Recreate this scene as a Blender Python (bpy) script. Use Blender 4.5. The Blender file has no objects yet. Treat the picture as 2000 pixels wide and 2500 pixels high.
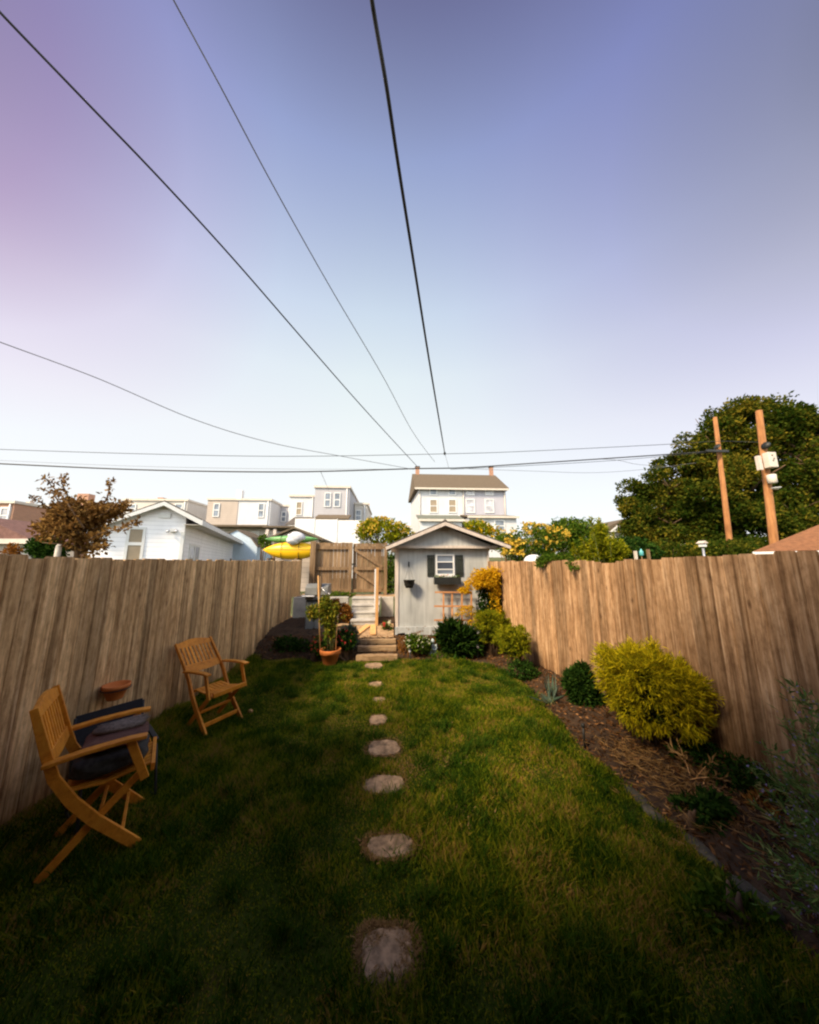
import bpy, math, random
import numpy as np
from mathutils import Vector, Matrix
from math import radians as R, sin, cos, pi
S = bpy.context.scene
C = S.collection
random.seed(7)
rng = np.random.default_rng(7)

# ---------------------------------------------------------------- camera
FPX = 750.0; EYE = 1.75
PITCH = math.atan(125 / FPX); YAW = math.atan(43 / FPX * cos(PITCH))
cam = bpy.data.objects.new('camera', bpy.data.cameras.new('camera')); C.objects.link(cam)
cam.data.sensor_fit = 'HORIZONTAL'; cam.data.sensor_width = 36; cam.data.lens = 36 * FPX / 2000
cam.data.clip_start = 0.02; cam.data.clip_end = 3000
cam.location = (0, 0, EYE); cam.rotation_euler = (pi / 2 + PITCH, 0, -YAW)
S.camera = cam
FW = (sin(YAW) * cos(PITCH), cos(YAW) * cos(PITCH), sin(PITCH))
RT = (cos(YAW), -sin(YAW), 0.0)
UP = (-sin(YAW) * sin(PITCH), -cos(YAW) * sin(PITCH), cos(PITCH))
def ray(px, py):
    a = (px - 1000) / FPX; b = (1250 - py) / FPX
    return [FW[i] + a * RT[i] + b * UP[i] for i in range(3)]
def P(px, py, Y):                     # where the sight line through a photo point meets the plane y = Y
    d = ray(px, py); t = Y / d[1]
    return Vector((d[0] * t, Y, EYE + d[2] * t))
def G(px, py, z=0.0):                 # ... and the ground
    d = ray(px, py); t = (z - EYE) / d[2]
    return Vector((d[0] * t, d[1] * t, z))

# ---------------------------------------------------------------- light
SUN_EL = 42.0
SUN_TO = Vector((-0.78, -0.63, 0)).normalized()      # compass direction towards the sun
SUN_DIR = Vector((SUN_TO.x * cos(R(SUN_EL)), SUN_TO.y * cos(R(SUN_EL)), sin(R(SUN_EL))))
sun = bpy.data.objects.new('sun', bpy.data.lights.new('sun', 'SUN')); C.objects.link(sun)
sun.data.energy = 2.6; sun.data.angle = R(13); sun.data.color = (1.0, 0.80, 0.54)
sun.rotation_euler = SUN_DIR.to_track_quat('Z', 'Y').to_euler()
W = bpy.data.worlds.new('World'); S.world = W; W.use_nodes = True
wn = W.node_tree.nodes; wl = W.node_tree.links; wn.clear()
def wnode(t, **k):
    n = wn.new(t)
    for a, b in k.items(): setattr(n, a, b)
    return n
sky = wnode('ShaderNodeTexSky', sky_type='NISHITA', sun_disc=False)
sky.sun_elevation = R(SUN_EL); sky.sun_rotation = math.atan2(SUN_TO.x, SUN_TO.y)
sky.air_density = 1.0; sky.dust_density = 1.5; sky.ozone_density = 1.5
tc = wnode('ShaderNodeTexCoord'); sx = wnode('ShaderNodeSeparateXYZ')
wl.new(tc.outputs['Generated'], sx.inputs[0])
EXPO = 1.5
def setramp(node, stops):
    e = node.color_ramp.elements
    while len(e) > 1: e.remove(e[-1])
    e[0].position = stops[0][0]; e[0].color = (*stops[0][1], 1)
    for p, c in stops[1:]:
        q = e.new(p); q.color = (*c, 1)
# the hazy evening air: pale low down, deep violet blue overhead, pink towards the sides
ramp = wnode('ShaderNodeValToRGB'); wl.new(sx.outputs['Z'], ramp.inputs[0])
setramp(ramp, [(0.0, (1.0, .99, .95)), (.12, (1.0, 1.0, .97)), (.36, (.96, .99, .97)), (.54, (.83, .91, .94)), (.67, (.65, .75, .88)), (.85, (.32, .38, .63)), (.93, (.15, .15, .30)), (1.0, (.11, .11, .24))])
xz = wnode('ShaderNodeMath', operation='MULTIPLY'); wl.new(sx.outputs['X'], xz.inputs[0]); wl.new(sx.outputs['Z'], xz.inputs[1])
xo = wnode('ShaderNodeMath', operation='ADD'); yf = wnode('ShaderNodeMapRange', interpolation_type='SMOOTHSTEP'); yf.inputs[1].default_value = -.05; yf.inputs[2].default_value = .28; wl.new(sx.outputs['Y'], yf.inputs[0])
xy = wnode('ShaderNodeMath', operation='MULTIPLY'); wl.new(xz.outputs[0], xy.inputs[0]); wl.new(yf.outputs[0], xy.inputs[1])
wl.new(xy.outputs[0], xo.inputs[0]); xo.inputs[1].default_value = .5
rl = wnode('ShaderNodeValToRGB'); wl.new(xo.outputs[0], rl.inputs[0])
setramp(rl, [(0.0, (.35, .20, .28)), (.10, (.66, .42, .58)), (.19, (.93, .79, .90)), (.305, (1, .98, 1)), (.45, (1.03, 1.03, 1.0)), (.52, (1.02, 1.02, 1.0)), (.62, (.98, .97, .99)), (.72, (.90, .86, .94)), (.83, (.73, .67, .83)), (.935, (.50, .44, .53)), (1.0, (.2, .17, .18))])
mul = wnode('ShaderNodeMix', data_type='RGBA', blend_type='MULTIPLY'); mul.inputs[0].default_value = 1
wl.new(ramp.outputs[0], mul.inputs[6]); wl.new(rl.outputs[0], mul.inputs[7])
# the evening sky is brighter on the sun's side, behind the viewpoint
bk = wnode('ShaderNodeMapRange', interpolation_type='SMOOTHSTEP'); bk.inputs[1].default_value = .10; bk.inputs[2].default_value = -.6; bk.inputs[3].default_value = 1.0; bk.inputs[4].default_value = 2.3; wl.new(sx.outputs['Y'], bk.inputs[0])
sb_ = wnode('ShaderNodeVectorMath', operation='SCALE'); wl.new(mul.outputs[2], sb_.inputs[0]); wl.new(bk.outputs[0], sb_.inputs['Scale'])
sc_ = wnode('ShaderNodeVectorMath', operation='SCALE'); sc_.inputs['Scale'].default_value = 10 / 2 ** EXPO; wl.new(sb_.outputs[0], sc_.inputs[0])
mul2 = wnode('ShaderNodeMix', data_type='RGBA', blend_type='MIX'); mul2.inputs[0].default_value = .88
wl.new(sky.outputs[0], mul2.inputs[6]); wl.new(sc_.outputs[0], mul2.inputs[7])
bg = wnode('ShaderNodeBackground'); bg.inputs[1].default_value = 0.10
wl.new(mul2.outputs[2], bg.inputs[0])
wo = wnode('ShaderNodeOutputWorld'); wl.new(bg.outputs[0], wo.inputs[0])
S.view_settings.view_transform = 'Standard'; S.view_settings.look = 'None'
S.view_settings.exposure = EXPO; S.view_settings.gamma = 1
S.render.engine = 'CYCLES'
S.cycles.use_denoising = True
S.cycles.max_bounces = 6; S.cycles.diffuse_bounces = 3; S.cycles.glossy_bounces = 2
S.cycles.transmission_bounces = 3; S.cycles.transparent_max_bounces = 4
S.cycles.pixel_filter_type = 'BLACKMAN_HARRIS'; S.cycles.filter_width = 2.2
S.cycles.caustics_reflective = False; S.cycles.caustics_refractive = False

# ---------------------------------------------------------------- materials
def newmat(name):
    m = bpy.data.materials.new(name); m.use_nodes = True
    nt = m.node_tree; nt.nodes.clear()
    out = nt.nodes.new('ShaderNodeOutputMaterial')
    return m, nt, out
def N(nt, t, **k):
    n = nt.nodes.new(t)
    for a, b in k.items(): setattr(n, a, b)
    return n
def noise(nt, vec, scale, detail=4, rough=0.55, dist=0.0):
    n = N(nt, 'ShaderNodeTexNoise'); n.inputs['Scale'].default_value = scale
    n.inputs['Detail'].default_value = detail; n.inputs['Roughness'].default_value = rough
    n.inputs['Distortion'].default_value = dist
    if vec: nt.links.new(vec, n.inputs['Vector'])
    return n.outputs['Fac']
def coords(nt, scale=(1, 1, 1)):
    t = N(nt, 'ShaderNodeTexCoord'); mp = N(nt, 'ShaderNodeMapping'); mp.inputs['Scale'].default_value = scale
    nt.links.new(t.outputs['Object'], mp.inputs['Vector']); return mp.outputs[0]
def ramp_of(nt, fac, stops):
    r = N(nt, 'ShaderNodeValToRGB'); setramp(r, stops); nt.links.new(fac, r.inputs[0]); return r.outputs[0]
def mixc(nt, a, b, fac=1.0, mode='MULTIPLY'):
    m = N(nt, 'ShaderNodeMix', data_type='RGBA', blend_type=mode)
    for sock, v in ((m.inputs[0], fac), (m.inputs[6], a), (m.inputs[7], b)):
        if hasattr(v, 'is_linked'): nt.links.new(v, sock)
        elif isinstance(v, (int, float)): sock.default_value = v
        else: sock.default_value = (*v, 1)
    return m.outputs[2]
def finish(nt, out, col, rough, bump=None, bstr=0.3, metal=0.0, bdist=0.01, spec=0.5, coat=0):
    b = N(nt, 'ShaderNodeBsdfPrincipled')
    if hasattr(col, 'is_linked'): nt.links.new(col, b.inputs['Base Color'])
    else: b.inputs['Base Color'].default_value = (*col, 1)
    b.inputs['Roughness'].default_value = rough; b.inputs['Metallic'].default_value = metal
    b.inputs['Specular IOR Level'].default_value = spec
    if bump is not None:
        bp = N(nt, 'ShaderNodeBump'); bp.inputs['Strength'].default_value = bstr; bp.inputs['Distance'].default_value = bdist
        nt.links.new(bump, bp.inputs['Height']); nt.links.new(bp.outputs[0], b.inputs['Normal'])
    nt.links.new(b.outputs[0], out.inputs[0]); return b
def plain(name, col, rough=0.7, var=0.25, scale=6, metal=0.0, bump=0.15, stretch=(1, 1, 1), spec=0.4):
    m, nt, out = newmat(name); v = coords(nt, stretch)
    f = noise(nt, v, scale, 5, 0.6)
    lo = tuple(c * (1 - var) for c in col); hi = tuple(min(0.95, c * (1 + var)) for c in col)
    finish(nt, out, ramp_of(nt, f, [(0.3, lo), (0.7, hi)]), rough, noise(nt, v, scale * 6, 3), bump, metal, spec=spec)
    return m
def wood(name, dark, mid, light, grain=(28, 28, 1.3), rough=0.85, isl=0.5, knots=True, foot_tone=None, streak=False):
    m, nt, out = newmat(name)
    v = coords(nt, grain); g = noise(nt, v, 1.6, 8, 0.62, 0.4)
    col = ramp_of(nt, g, [(0.28, dark), (0.5, mid), (0.72, light)])
    big = noise(nt, coords(nt, (1, 1, 0.8)), 1.4, 4, 0.6)
    col = mixc(nt, col, ramp_of(nt, big, [(0.3, (0.72, 0.68, 0.64)), (0.62, (1.12, 1.12, 1.12))]), 0.9)
    geo = N(nt, 'ShaderNodeNewGeometry')
    col = mixc(nt, col, ramp_of(nt, geo.outputs['Random Per Island'], [(0.0, (1 - isl, 1 - isl, 1 - isl)), (0.5, (0.95, 0.93, 0.91)), (1.0, (1.2, 1.19, 1.18))]), 1.0)
    if knots:
        vo = N(nt, 'ShaderNodeTexVoronoi'); vo.inputs['Scale'].default_value = 1
        nt.links.new(coords(nt, (7, 7, 2.6)), vo.inputs['Vector'])
        kn = ramp_of(nt, vo.outputs['Distance'], [(0.03, (0.3, 0.24, 0.2)), (0.13, (1, 1, 1))])
        col = mixc(nt, col, kn, 0.85)
    if streak:                         # dark weathering streaks running down the boards
        sk = noise(nt, coords(nt, (22, 22, .35)), 1.0, 5, .62, .25)
        col = mixc(nt, col, ramp_of(nt, sk, [(0.34, (0.50, 0.45, 0.40)), (0.46, (0.93, 0.91, 0.89)), (0.66, (1.12, 1.12, 1.13))]), 1.0)
        mo = noise(nt, coords(nt, (26, 26, 9)), 1.0, 6, .7)
        col = mixc(nt, col, ramp_of(nt, mo, [(0.34, (0.66, 0.62, 0.58)), (0.52, (1, 1, 1)), (0.7, (1.18, 1.18, 1.2))]), 1.0)
    if foot_tone:                          # darker towards the boards' feet, with a noisy upper edge
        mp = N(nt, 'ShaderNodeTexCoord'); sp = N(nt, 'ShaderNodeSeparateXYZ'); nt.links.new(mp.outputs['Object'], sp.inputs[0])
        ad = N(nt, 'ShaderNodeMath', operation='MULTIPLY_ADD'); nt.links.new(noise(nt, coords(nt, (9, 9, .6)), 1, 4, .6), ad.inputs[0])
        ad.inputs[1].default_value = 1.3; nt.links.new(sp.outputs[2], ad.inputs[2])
        col = mixc(nt, col, ramp_of(nt, ad.outputs[0], [(0.55, foot_tone), (1.55, (1, 1, 1))]), 1.0)
    finish(nt, out, col, rough, g, 0.5, bdist=0.006, spec=0.25)
    return m
def leafmat(name, stops, trans=0.35, patch=None):
    m, nt, out = newmat(name)
    geo = N(nt, 'ShaderNodeNewGeometry')
    fac = geo.outputs['Random Per Island']
    if patch:
        ad = N(nt, 'ShaderNodeMath', operation='MULTIPLY_ADD'); nt.links.new(noise(nt, coords(nt), patch, 4, 0.6), ad.inputs[0])
        ad.inputs[1].default_value = 2.4; ad.inputs[2].default_value = -1.2
        ad2 = N(nt, 'ShaderNodeMath', operation='ADD', use_clamp=True); nt.links.new(ad.outputs[0], ad2.inputs[0]); nt.links.new(fac, ad2.inputs[1])
        fac = ad2.outputs[0]
    col = ramp_of(nt, fac, stops)
    d = N(nt, 'ShaderNodeBsdfDiffuse'); t = N(nt, 'ShaderNodeBsdfTranslucent'); mx = N(nt, 'ShaderNodeMixShader')
    nt.links.new(col, d.inputs[0]); nt.links.new(col, t.inputs[0]); mx.inputs[0].default_value = trans
    nt.links.new(d.outputs[0], mx.inputs[1]); nt.links.new(t.outputs[0], mx.inputs[2]); nt.links.new(mx.outputs[0], out.inputs[0])
    return m
def lapsiding(name, col, pitch=0.12, rough=0.55, dirt=0.12):
    m, nt, out = newmat(name)
    t = N(nt, 'ShaderNodeTexCoord'); sp = N(nt, 'ShaderNodeSeparateXYZ'); nt.links.new(t.outputs['Object'], sp.inputs[0])
    d = N(nt, 'ShaderNodeMath', operation='DIVIDE'); nt.links.new(sp.outputs[2], d.inputs[0]); d.inputs[1].default_value = pitch
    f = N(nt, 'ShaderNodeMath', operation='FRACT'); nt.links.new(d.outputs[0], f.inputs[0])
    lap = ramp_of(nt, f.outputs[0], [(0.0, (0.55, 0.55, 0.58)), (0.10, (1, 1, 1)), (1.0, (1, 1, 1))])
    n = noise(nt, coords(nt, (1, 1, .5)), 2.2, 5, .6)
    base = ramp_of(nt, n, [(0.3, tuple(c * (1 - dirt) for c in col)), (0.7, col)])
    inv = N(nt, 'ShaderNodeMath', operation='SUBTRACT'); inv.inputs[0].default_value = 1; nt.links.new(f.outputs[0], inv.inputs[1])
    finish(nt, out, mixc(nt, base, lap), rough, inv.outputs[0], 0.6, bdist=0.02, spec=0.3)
    return m
def glassmat(name, col=(0.05, 0.06, 0.08)):
    m, nt, out = newmat(name)
    f = noise(nt, coords(nt), 1.5, 3)
    finish(nt, out, ramp_of(nt, f, [(0.3, tuple(c * .6 for c in col)), (0.7, tuple(c * 1.5 for c in col))]), 0.08, spec=0.8)
    return m

M = {}
M['fenceR'] = wood('weathered_fence_wood', (0.22, 0.125, 0.06), (0.40, 0.245, 0.13), (0.58, 0.41, 0.26), isl=0.34, foot_tone=(0.42, 0.34, 0.26), streak=True)
M['fenceL'] = wood('weathered_fence_wood_grey', (0.36, 0.225, 0.105), (0.64, 0.43, 0.215), (0.78, 0.58, 0.34), isl=0.36, foot_tone=(0.34, 0.28, 0.21), streak=True)
M['gatewood'] = wood('old_gate_wood', (0.11, 0.065, 0.035), (0.22, 0.145, 0.082), (0.32, 0.225, 0.135), isl=0.3)
M['chair'] = wood('oiled_chair_wood', (0.55, 0.18, 0.018), (0.78, 0.30, 0.030), (0.86, 0.38, 0.045), grain=(14, 14, 14), rough=0.45, isl=0.12, knots=False)
M['timber'] = wood('rough_timber', (0.20, 0.12, 0.06), (0.40, 0.27, 0.15), (0.52, 0.38, 0.23), grain=(2, 30, 30), knots=False, isl=0.2)
M['newwood'] = wood('fresh_lumber', (0.45, 0.24, 0.09), (0.60, 0.34, 0.14), (0.68, 0.42, 0.19), grain=(16, 16, 2), knots=False, isl=0.2)
M['trellis'] = wood('cedar_trellis', (0.38, 0.17, 0.07), (0.52, 0.25, 0.11), (0.6, 0.32, 0.15), grain=(16, 16, 4), knots=False, isl=0.15)
M['pole'] = wood('utility_pole_wood', (0.19, 0.085, 0.033), (0.31, 0.14, 0.052), (0.40, 0.20, 0.082), grain=(9, 9, .5), knots=False, isl=0.05)
M['concrete'] = plain('edging_concrete', (0.15, 0.13, 0.10), 0.95, .4, 12) if False else plain('old_concrete', (0.42, 0.40, 0.37), 0.9, 0.25, 5, bump=0.4)
M['edging'] = plain('mossy_edging', (0.075, 0.065, 0.045), 0.95, 0.5, 14, bump=.5)
M['flagstone'] = plain('flagstone', (0.27, 0.18, 0.105), 0.95, 0.65, 16, bump=0.5)
M['soil'] = plain('mulch_soil', (0.05, 0.027, 0.012), 0.95, 0.6, 14, bump=0.9)
M['dirt'] = plain('sandy_dirt', (0.34, 0.22, 0.12), 0.95, 0.35, 10, bump=0.6)
M['ground'] = plain('far_ground', (0.075, 0.085, 0.03), 0.95, 0.5, 0.8)
M['tarp'] = plain('grey_white_tarp', (0.55, 0.55, 0.60), 0.6, 0.25, 4, bump=.4)
M['white'] = plain('white_paint', (0.68, 0.68, 0.68), 0.5, 0.06, 3, bump=0.05)
M['cream'] = plain('cream_paint', (0.58, 0.52, 0.45), 0.6, 0.1, 3)
M['black'] = plain('black_paint', (0.018, 0.019, 0.018), 0.5, 0.3, 5)
M['dkgreen'] = plain('dark_shutter_paint', (0.022, 0.026, 0.022), 0.55, 0.3, 8)
M['blackfab'] = plain('black_sling_fabric', (0.012, 0.013, 0.018), 0.8, 0.3, 30)
M['greyfab'] = plain('grey_fleece', (0.055, 0.055, 0.052), 0.95, 0.35, 40, bump=0.8)
M['brownfab'] = plain('brown_blanket', (0.13, 0.06, 0.045), 0.95, 0.3, 30, bump=0.8)
M['fleece'] = plain('pale_fleece', (0.28, 0.23, 0.19), 0.95, 0.4, 60, bump=1.0)
M['terracotta'] = plain('terracotta', (0.62, 0.19, 0.045), 0.8, 0.18, 8)
M['metal'] = plain('brushed_metal', (0.6, 0.6, 0.62), 0.35, 0.1, 20, metal=0.8)
M['grill'] = plain('grill_enamel', (0.05, 0.055, 0.06), 0.45, 0.2, 6)
M['grilllid'] = plain('grill_lid', (0.16, 0.165, 0.16), 0.5, 0.2, 6)
M['glass'] = glassmat('window_glass')
M['glassblue'] = glassmat('window_glass_bluish', (0.16, 0.19, 0.24))
M['glasspale'] = glassmat('window_glass_pale', (0.42, 0.42, 0.46))
M['blind'] = plain('beige_blind', (0.30, 0.24, 0.17), 0.7, 0.12, 3)
M['roofdark'] = plain('dark_shingles', (0.095, 0.080, 0.070), 0.9, 0.35, 10, bump=0.6)
M['roofbrown'] = plain('brown_shingles', (0.12, 0.09, 0.06), 0.9, 0.3, 8, bump=0.6)
M['roofred'] = plain('dull_red_shingles', (0.17, 0.085, 0.07), 0.9, 0.3, 10, bump=.6)
M['rooforange'] = plain('rust_shingles', (0.20, 0.085, 0.036), 0.9, 0.25, 10, bump=0.6)
M['roofgreen'] = plain('green_grey_shingles', (0.13, 0.14, 0.115), 0.9, 0.25, 8, bump=0.5)
M['wire'] = plain('cable_rubber', (0.03, 0.03, 0.033), 0.6, 0.2, 5)
M['wiregrey'] = plain('grey_cable', (0.14, 0.14, 0.155), 0.6, 0.2, 5)
M['yellowpl'] = plain('yellow_plastic', (0.80, 0.46, 0.01), 0.35, 0.05, 2, bump=0.02)
M['greenpl'] = plain('green_plastic', (0.13, 0.33, 0.10), 0.35, 0.2, 2, bump=0.02)
M['statue'] = plain('pale_blue_stone', (0.46, 0.54, 0.58), 0.8, 0.2, 20)
M['bark'] = plain('bark', (0.11, 0.065, 0.035), 0.95, 0.4, 10, bump=0.8, stretch=(1, 1, .3))
M['stem'] = plain('green_stem', (0.14, 0.16, 0.05), 0.8, 0.3, 10)
M['brick'] = None

# brick
m, nt, out = newmat('brown_brick'); bt = N(nt, 'ShaderNodeTexBrick'); bt.inputs['Scale'].default_value = 3.0
tcx = N(nt, 'ShaderNodeTexCoord'); sp = N(nt, 'ShaderNodeSeparateXYZ'); cb = N(nt, 'ShaderNodeCombineXYZ'); adx = N(nt, 'ShaderNodeMath', operation='ADD')
nt.links.new(tcx.outputs['Object'], sp.inputs[0]); nt.links.new(sp.outputs[0], adx.inputs[0]); nt.links.new(sp.outputs[1], adx.inputs[1])
nt.links.new(adx.outputs[0], cb.inputs[0]); nt.links.new(sp.outputs[2], cb.inputs[1]); nt.links.new(cb.outputs[0], bt.inputs['Vector'])
bt.inputs['Color1'].default_value = (0.42, 0.21, 0.13, 1); bt.inputs['Color2'].default_value = (0.34, 0.17, 0.11, 1); bt.inputs['Mortar'].default_value = (0.40, 0.29, 0.22, 1)
finish(nt, out, bt.outputs[0], 0.9); M['brick'] = m

# painted plywood shed wall with rain streaks and flaking near the foot
def shedpaint(name, col):
    m, nt, out = newmat(name)
    st = noise(nt, coords(nt, (9, 9, .7)), 1.3, 6, .6)
    c = ramp_of(nt, st, [(0.28, tuple(k * .74 for k in col)), (0.5, col), (0.72, tuple(min(.9, k * 1.16) for k in col))])
    b = noise(nt, coords(nt, (1.2, 1.2, .8)), 1.6, 4, .6)
    c = mixc(nt, c, ramp_of(nt, b, [(0.3, (0.82, 0.84, 0.84)), (0.62, (1.06, 1.06, 1.06))]), 1)
    fl = noise(nt, coords(nt, (7, 7, 7)), 1.5, 6, .7)
    sp = N(nt, 'ShaderNodeSeparateXYZ'); t = N(nt, 'ShaderNodeTexCoord'); nt.links.new(t.outputs['Object'], sp.inputs[0])
    z = N(nt, 'ShaderNodeMapRange'); nt.links.new(sp.outputs[2], z.inputs[0]); z.inputs[1].default_value = 0.32; z.inputs[2].default_value = 0.62; z.inputs[3].default_value = .17; z.inputs[4].default_value = 0
    a = N(nt, 'ShaderNodeMath', operation='ADD'); nt.links.new(fl, a.inputs[0]); nt.links.new(z.outputs[0], a.inputs[1])
    c = mixc(nt, c, (0.20, 0.13, 0.08), ramp_of(nt, a.outputs[0], [(0.70, (0, 0, 0)), (0.74, (1, 1, 1))]), 'MIX')
    finish(nt, out, c, 0.6, fl, 0.15, spec=.3)
    return m
M['shed'] = shedpaint('grey_blue_shed_paint', (0.44, 0.44, 0.43))
M['shedtrim'] = plain('shed_trim_paint', (0.56, 0.48, 0.42), 0.6, 0.15, 6, stretch=(3, 3, .6))
M['found'] = shedpaint('painted_foundation', (0.45, 0.46, 0.46))
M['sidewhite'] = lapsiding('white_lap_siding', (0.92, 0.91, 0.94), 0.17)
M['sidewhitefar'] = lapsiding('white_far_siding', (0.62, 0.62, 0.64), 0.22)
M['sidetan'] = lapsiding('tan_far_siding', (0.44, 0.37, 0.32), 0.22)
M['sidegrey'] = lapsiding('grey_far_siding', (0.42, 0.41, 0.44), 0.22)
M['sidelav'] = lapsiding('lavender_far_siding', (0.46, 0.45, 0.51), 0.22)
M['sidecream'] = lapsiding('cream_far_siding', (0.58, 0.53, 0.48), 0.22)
M['palebluewood'] = plain('pale_blue_boards', (0.48, 0.58, 0.68), 0.7, 0.12, 4, stretch=(5, 5, .6))

M['grass'] = leafmat('grass_blades', [(0.0, (0.025, 0.060, 0.006)), (0.35, (0.07, 0.13, 0.009)), (0.62, (0.20, 0.25, 0.012)), (0.90, (0.36, 0.31, 0.022)), (1.0, (0.42, 0.26, 0.07))], 0.5, patch=2.6)
M['grit'] = leafmat('stone_grit_thatch', [(0.0, (0.10, 0.06, 0.025)), (1.0, (0.36, 0.22, 0.09))], 0.1)
M['tuft'] = leafmat('dark_grass_tufts', [(0.0, (0.015, 0.045, 0.005)), (0.7, (0.05, 0.11, 0.010)), (1.0, (0.16, 0.18, 0.02))], 0.35)
M['straw'] = leafmat('dry_straw', [(0.0, (0.14, 0.075, 0.025)), (1.0, (0.42, 0.25, 0.10))], 0.2)
M['leafbig'] = leafmat('broadleaf_crown', [(0.0, (0.022, 0.045, 0.005)), (0.6, (0.060, 0.075, 0.009)), (0.85, (0.13, 0.12, 0.012)), (1.0, (0.20, 0.155, 0.016))], 0.35, patch=.3)
M['leafred'] = leafmat('copper_leaves', [(0.0, (0.09, 0.045, 0.016)), (0.6, (0.22, 0.115, 0.035)), (1.0, (0.42, 0.25, 0.08))], 0.35)
M['leafmop'] = leafmat('golden_threads', [(0.0, (0.13, 0.14, 0.008)), (0.5, (0.46, 0.40, 0.010)), (1.0, (0.80, 0.62, 0.02))], 0.35)
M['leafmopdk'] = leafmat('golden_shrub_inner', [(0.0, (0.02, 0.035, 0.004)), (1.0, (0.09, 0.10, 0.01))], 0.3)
M['leaflime'] = leafmat('lime_shrub_leaves', [(0.0, (0.09, 0.12, 0.008)), (0.6, (0.22, 0.24, 0.010)), (1.0, (0.42, 0.36, 0.015))], 0.4)
M['leafdark'] = leafmat('dark_green_leaves', [(0.0, (0.010, 0.028, 0.006)), (0.7, (0.030, 0.072, 0.011)), (1.0, (0.07, 0.13, 0.02))], 0.3)
M['leafmid'] = leafmat('mid_green_leaves', [(0.0, (0.03, 0.07, 0.008)), (0.7, (0.09, 0.16, 0.015)), (1.0, (0.2, 0.24, 0.03))], 0.4)
M['leafblue'] = leafmat('blue_green_leaves', [(0.0, (0.06, 0.10, 0.07)), (1.0, (0.18, 0.24, 0.19))], 0.3)
M['leaftom'] = leafmat('tomato_leaves', [(0.0, (0.07, 0.11, 0.015)), (0.6, (0.20, 0.22, 0.02)), (1.0, (0.38, 0.27, 0.03))], 0.4)
M['leafsage'] = leafmat('sage_stalks', [(0.0, (0.08, 0.16, 0.04)), (0.7, (0.20, 0.32, 0.08)), (1.0, (0.45, 0.40, 0.16))], 0.3)
M['flyellow'] = leafmat('yellow_flowers', [(0.0, (0.50, 0.27, 0.01)), (1.0, (0.80, 0.50, 0.02))], 0.35)
M['florange'] = leafmat('peach_flowers', [(0.0, (0.55, 0.32, 0.03)), (1.0, (0.75, 0.56, 0.10))], 0.35)
M['flred'] = leafmat('red_flowers', [(0.0, (0.42, 0.03, 0.03)), (1.0, (0.62, 0.10, 0.08))], 0.3)
M['flwhite'] = leafmat('white_flowers', [(0.0, (0.65, 0.62, 0.45)), (1.0, (0.85, 0.82, 0.65))], 0.3)
M['flpurple'] = leafmat('lavender_flowers', [(0.0, (0.20, 0.16, 0.34)), (1.0, (0.38, 0.30, 0.50))], 0.3)
M['leafrust'] = leafmat('rust_brown_leaves', [(0.0, (0.14, 0.05, 0.012)), (1.0, (0.42, 0.19, 0.04))], 0.3)
M['mulchbits'] = leafmat('mulch_chips', [(0.0, (0.03, 0.014, 0.006)), (0.7, (0.12, 0.055, 0.022)), (1.0, (0.34, 0.17, 0.07))], 0.0)

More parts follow.
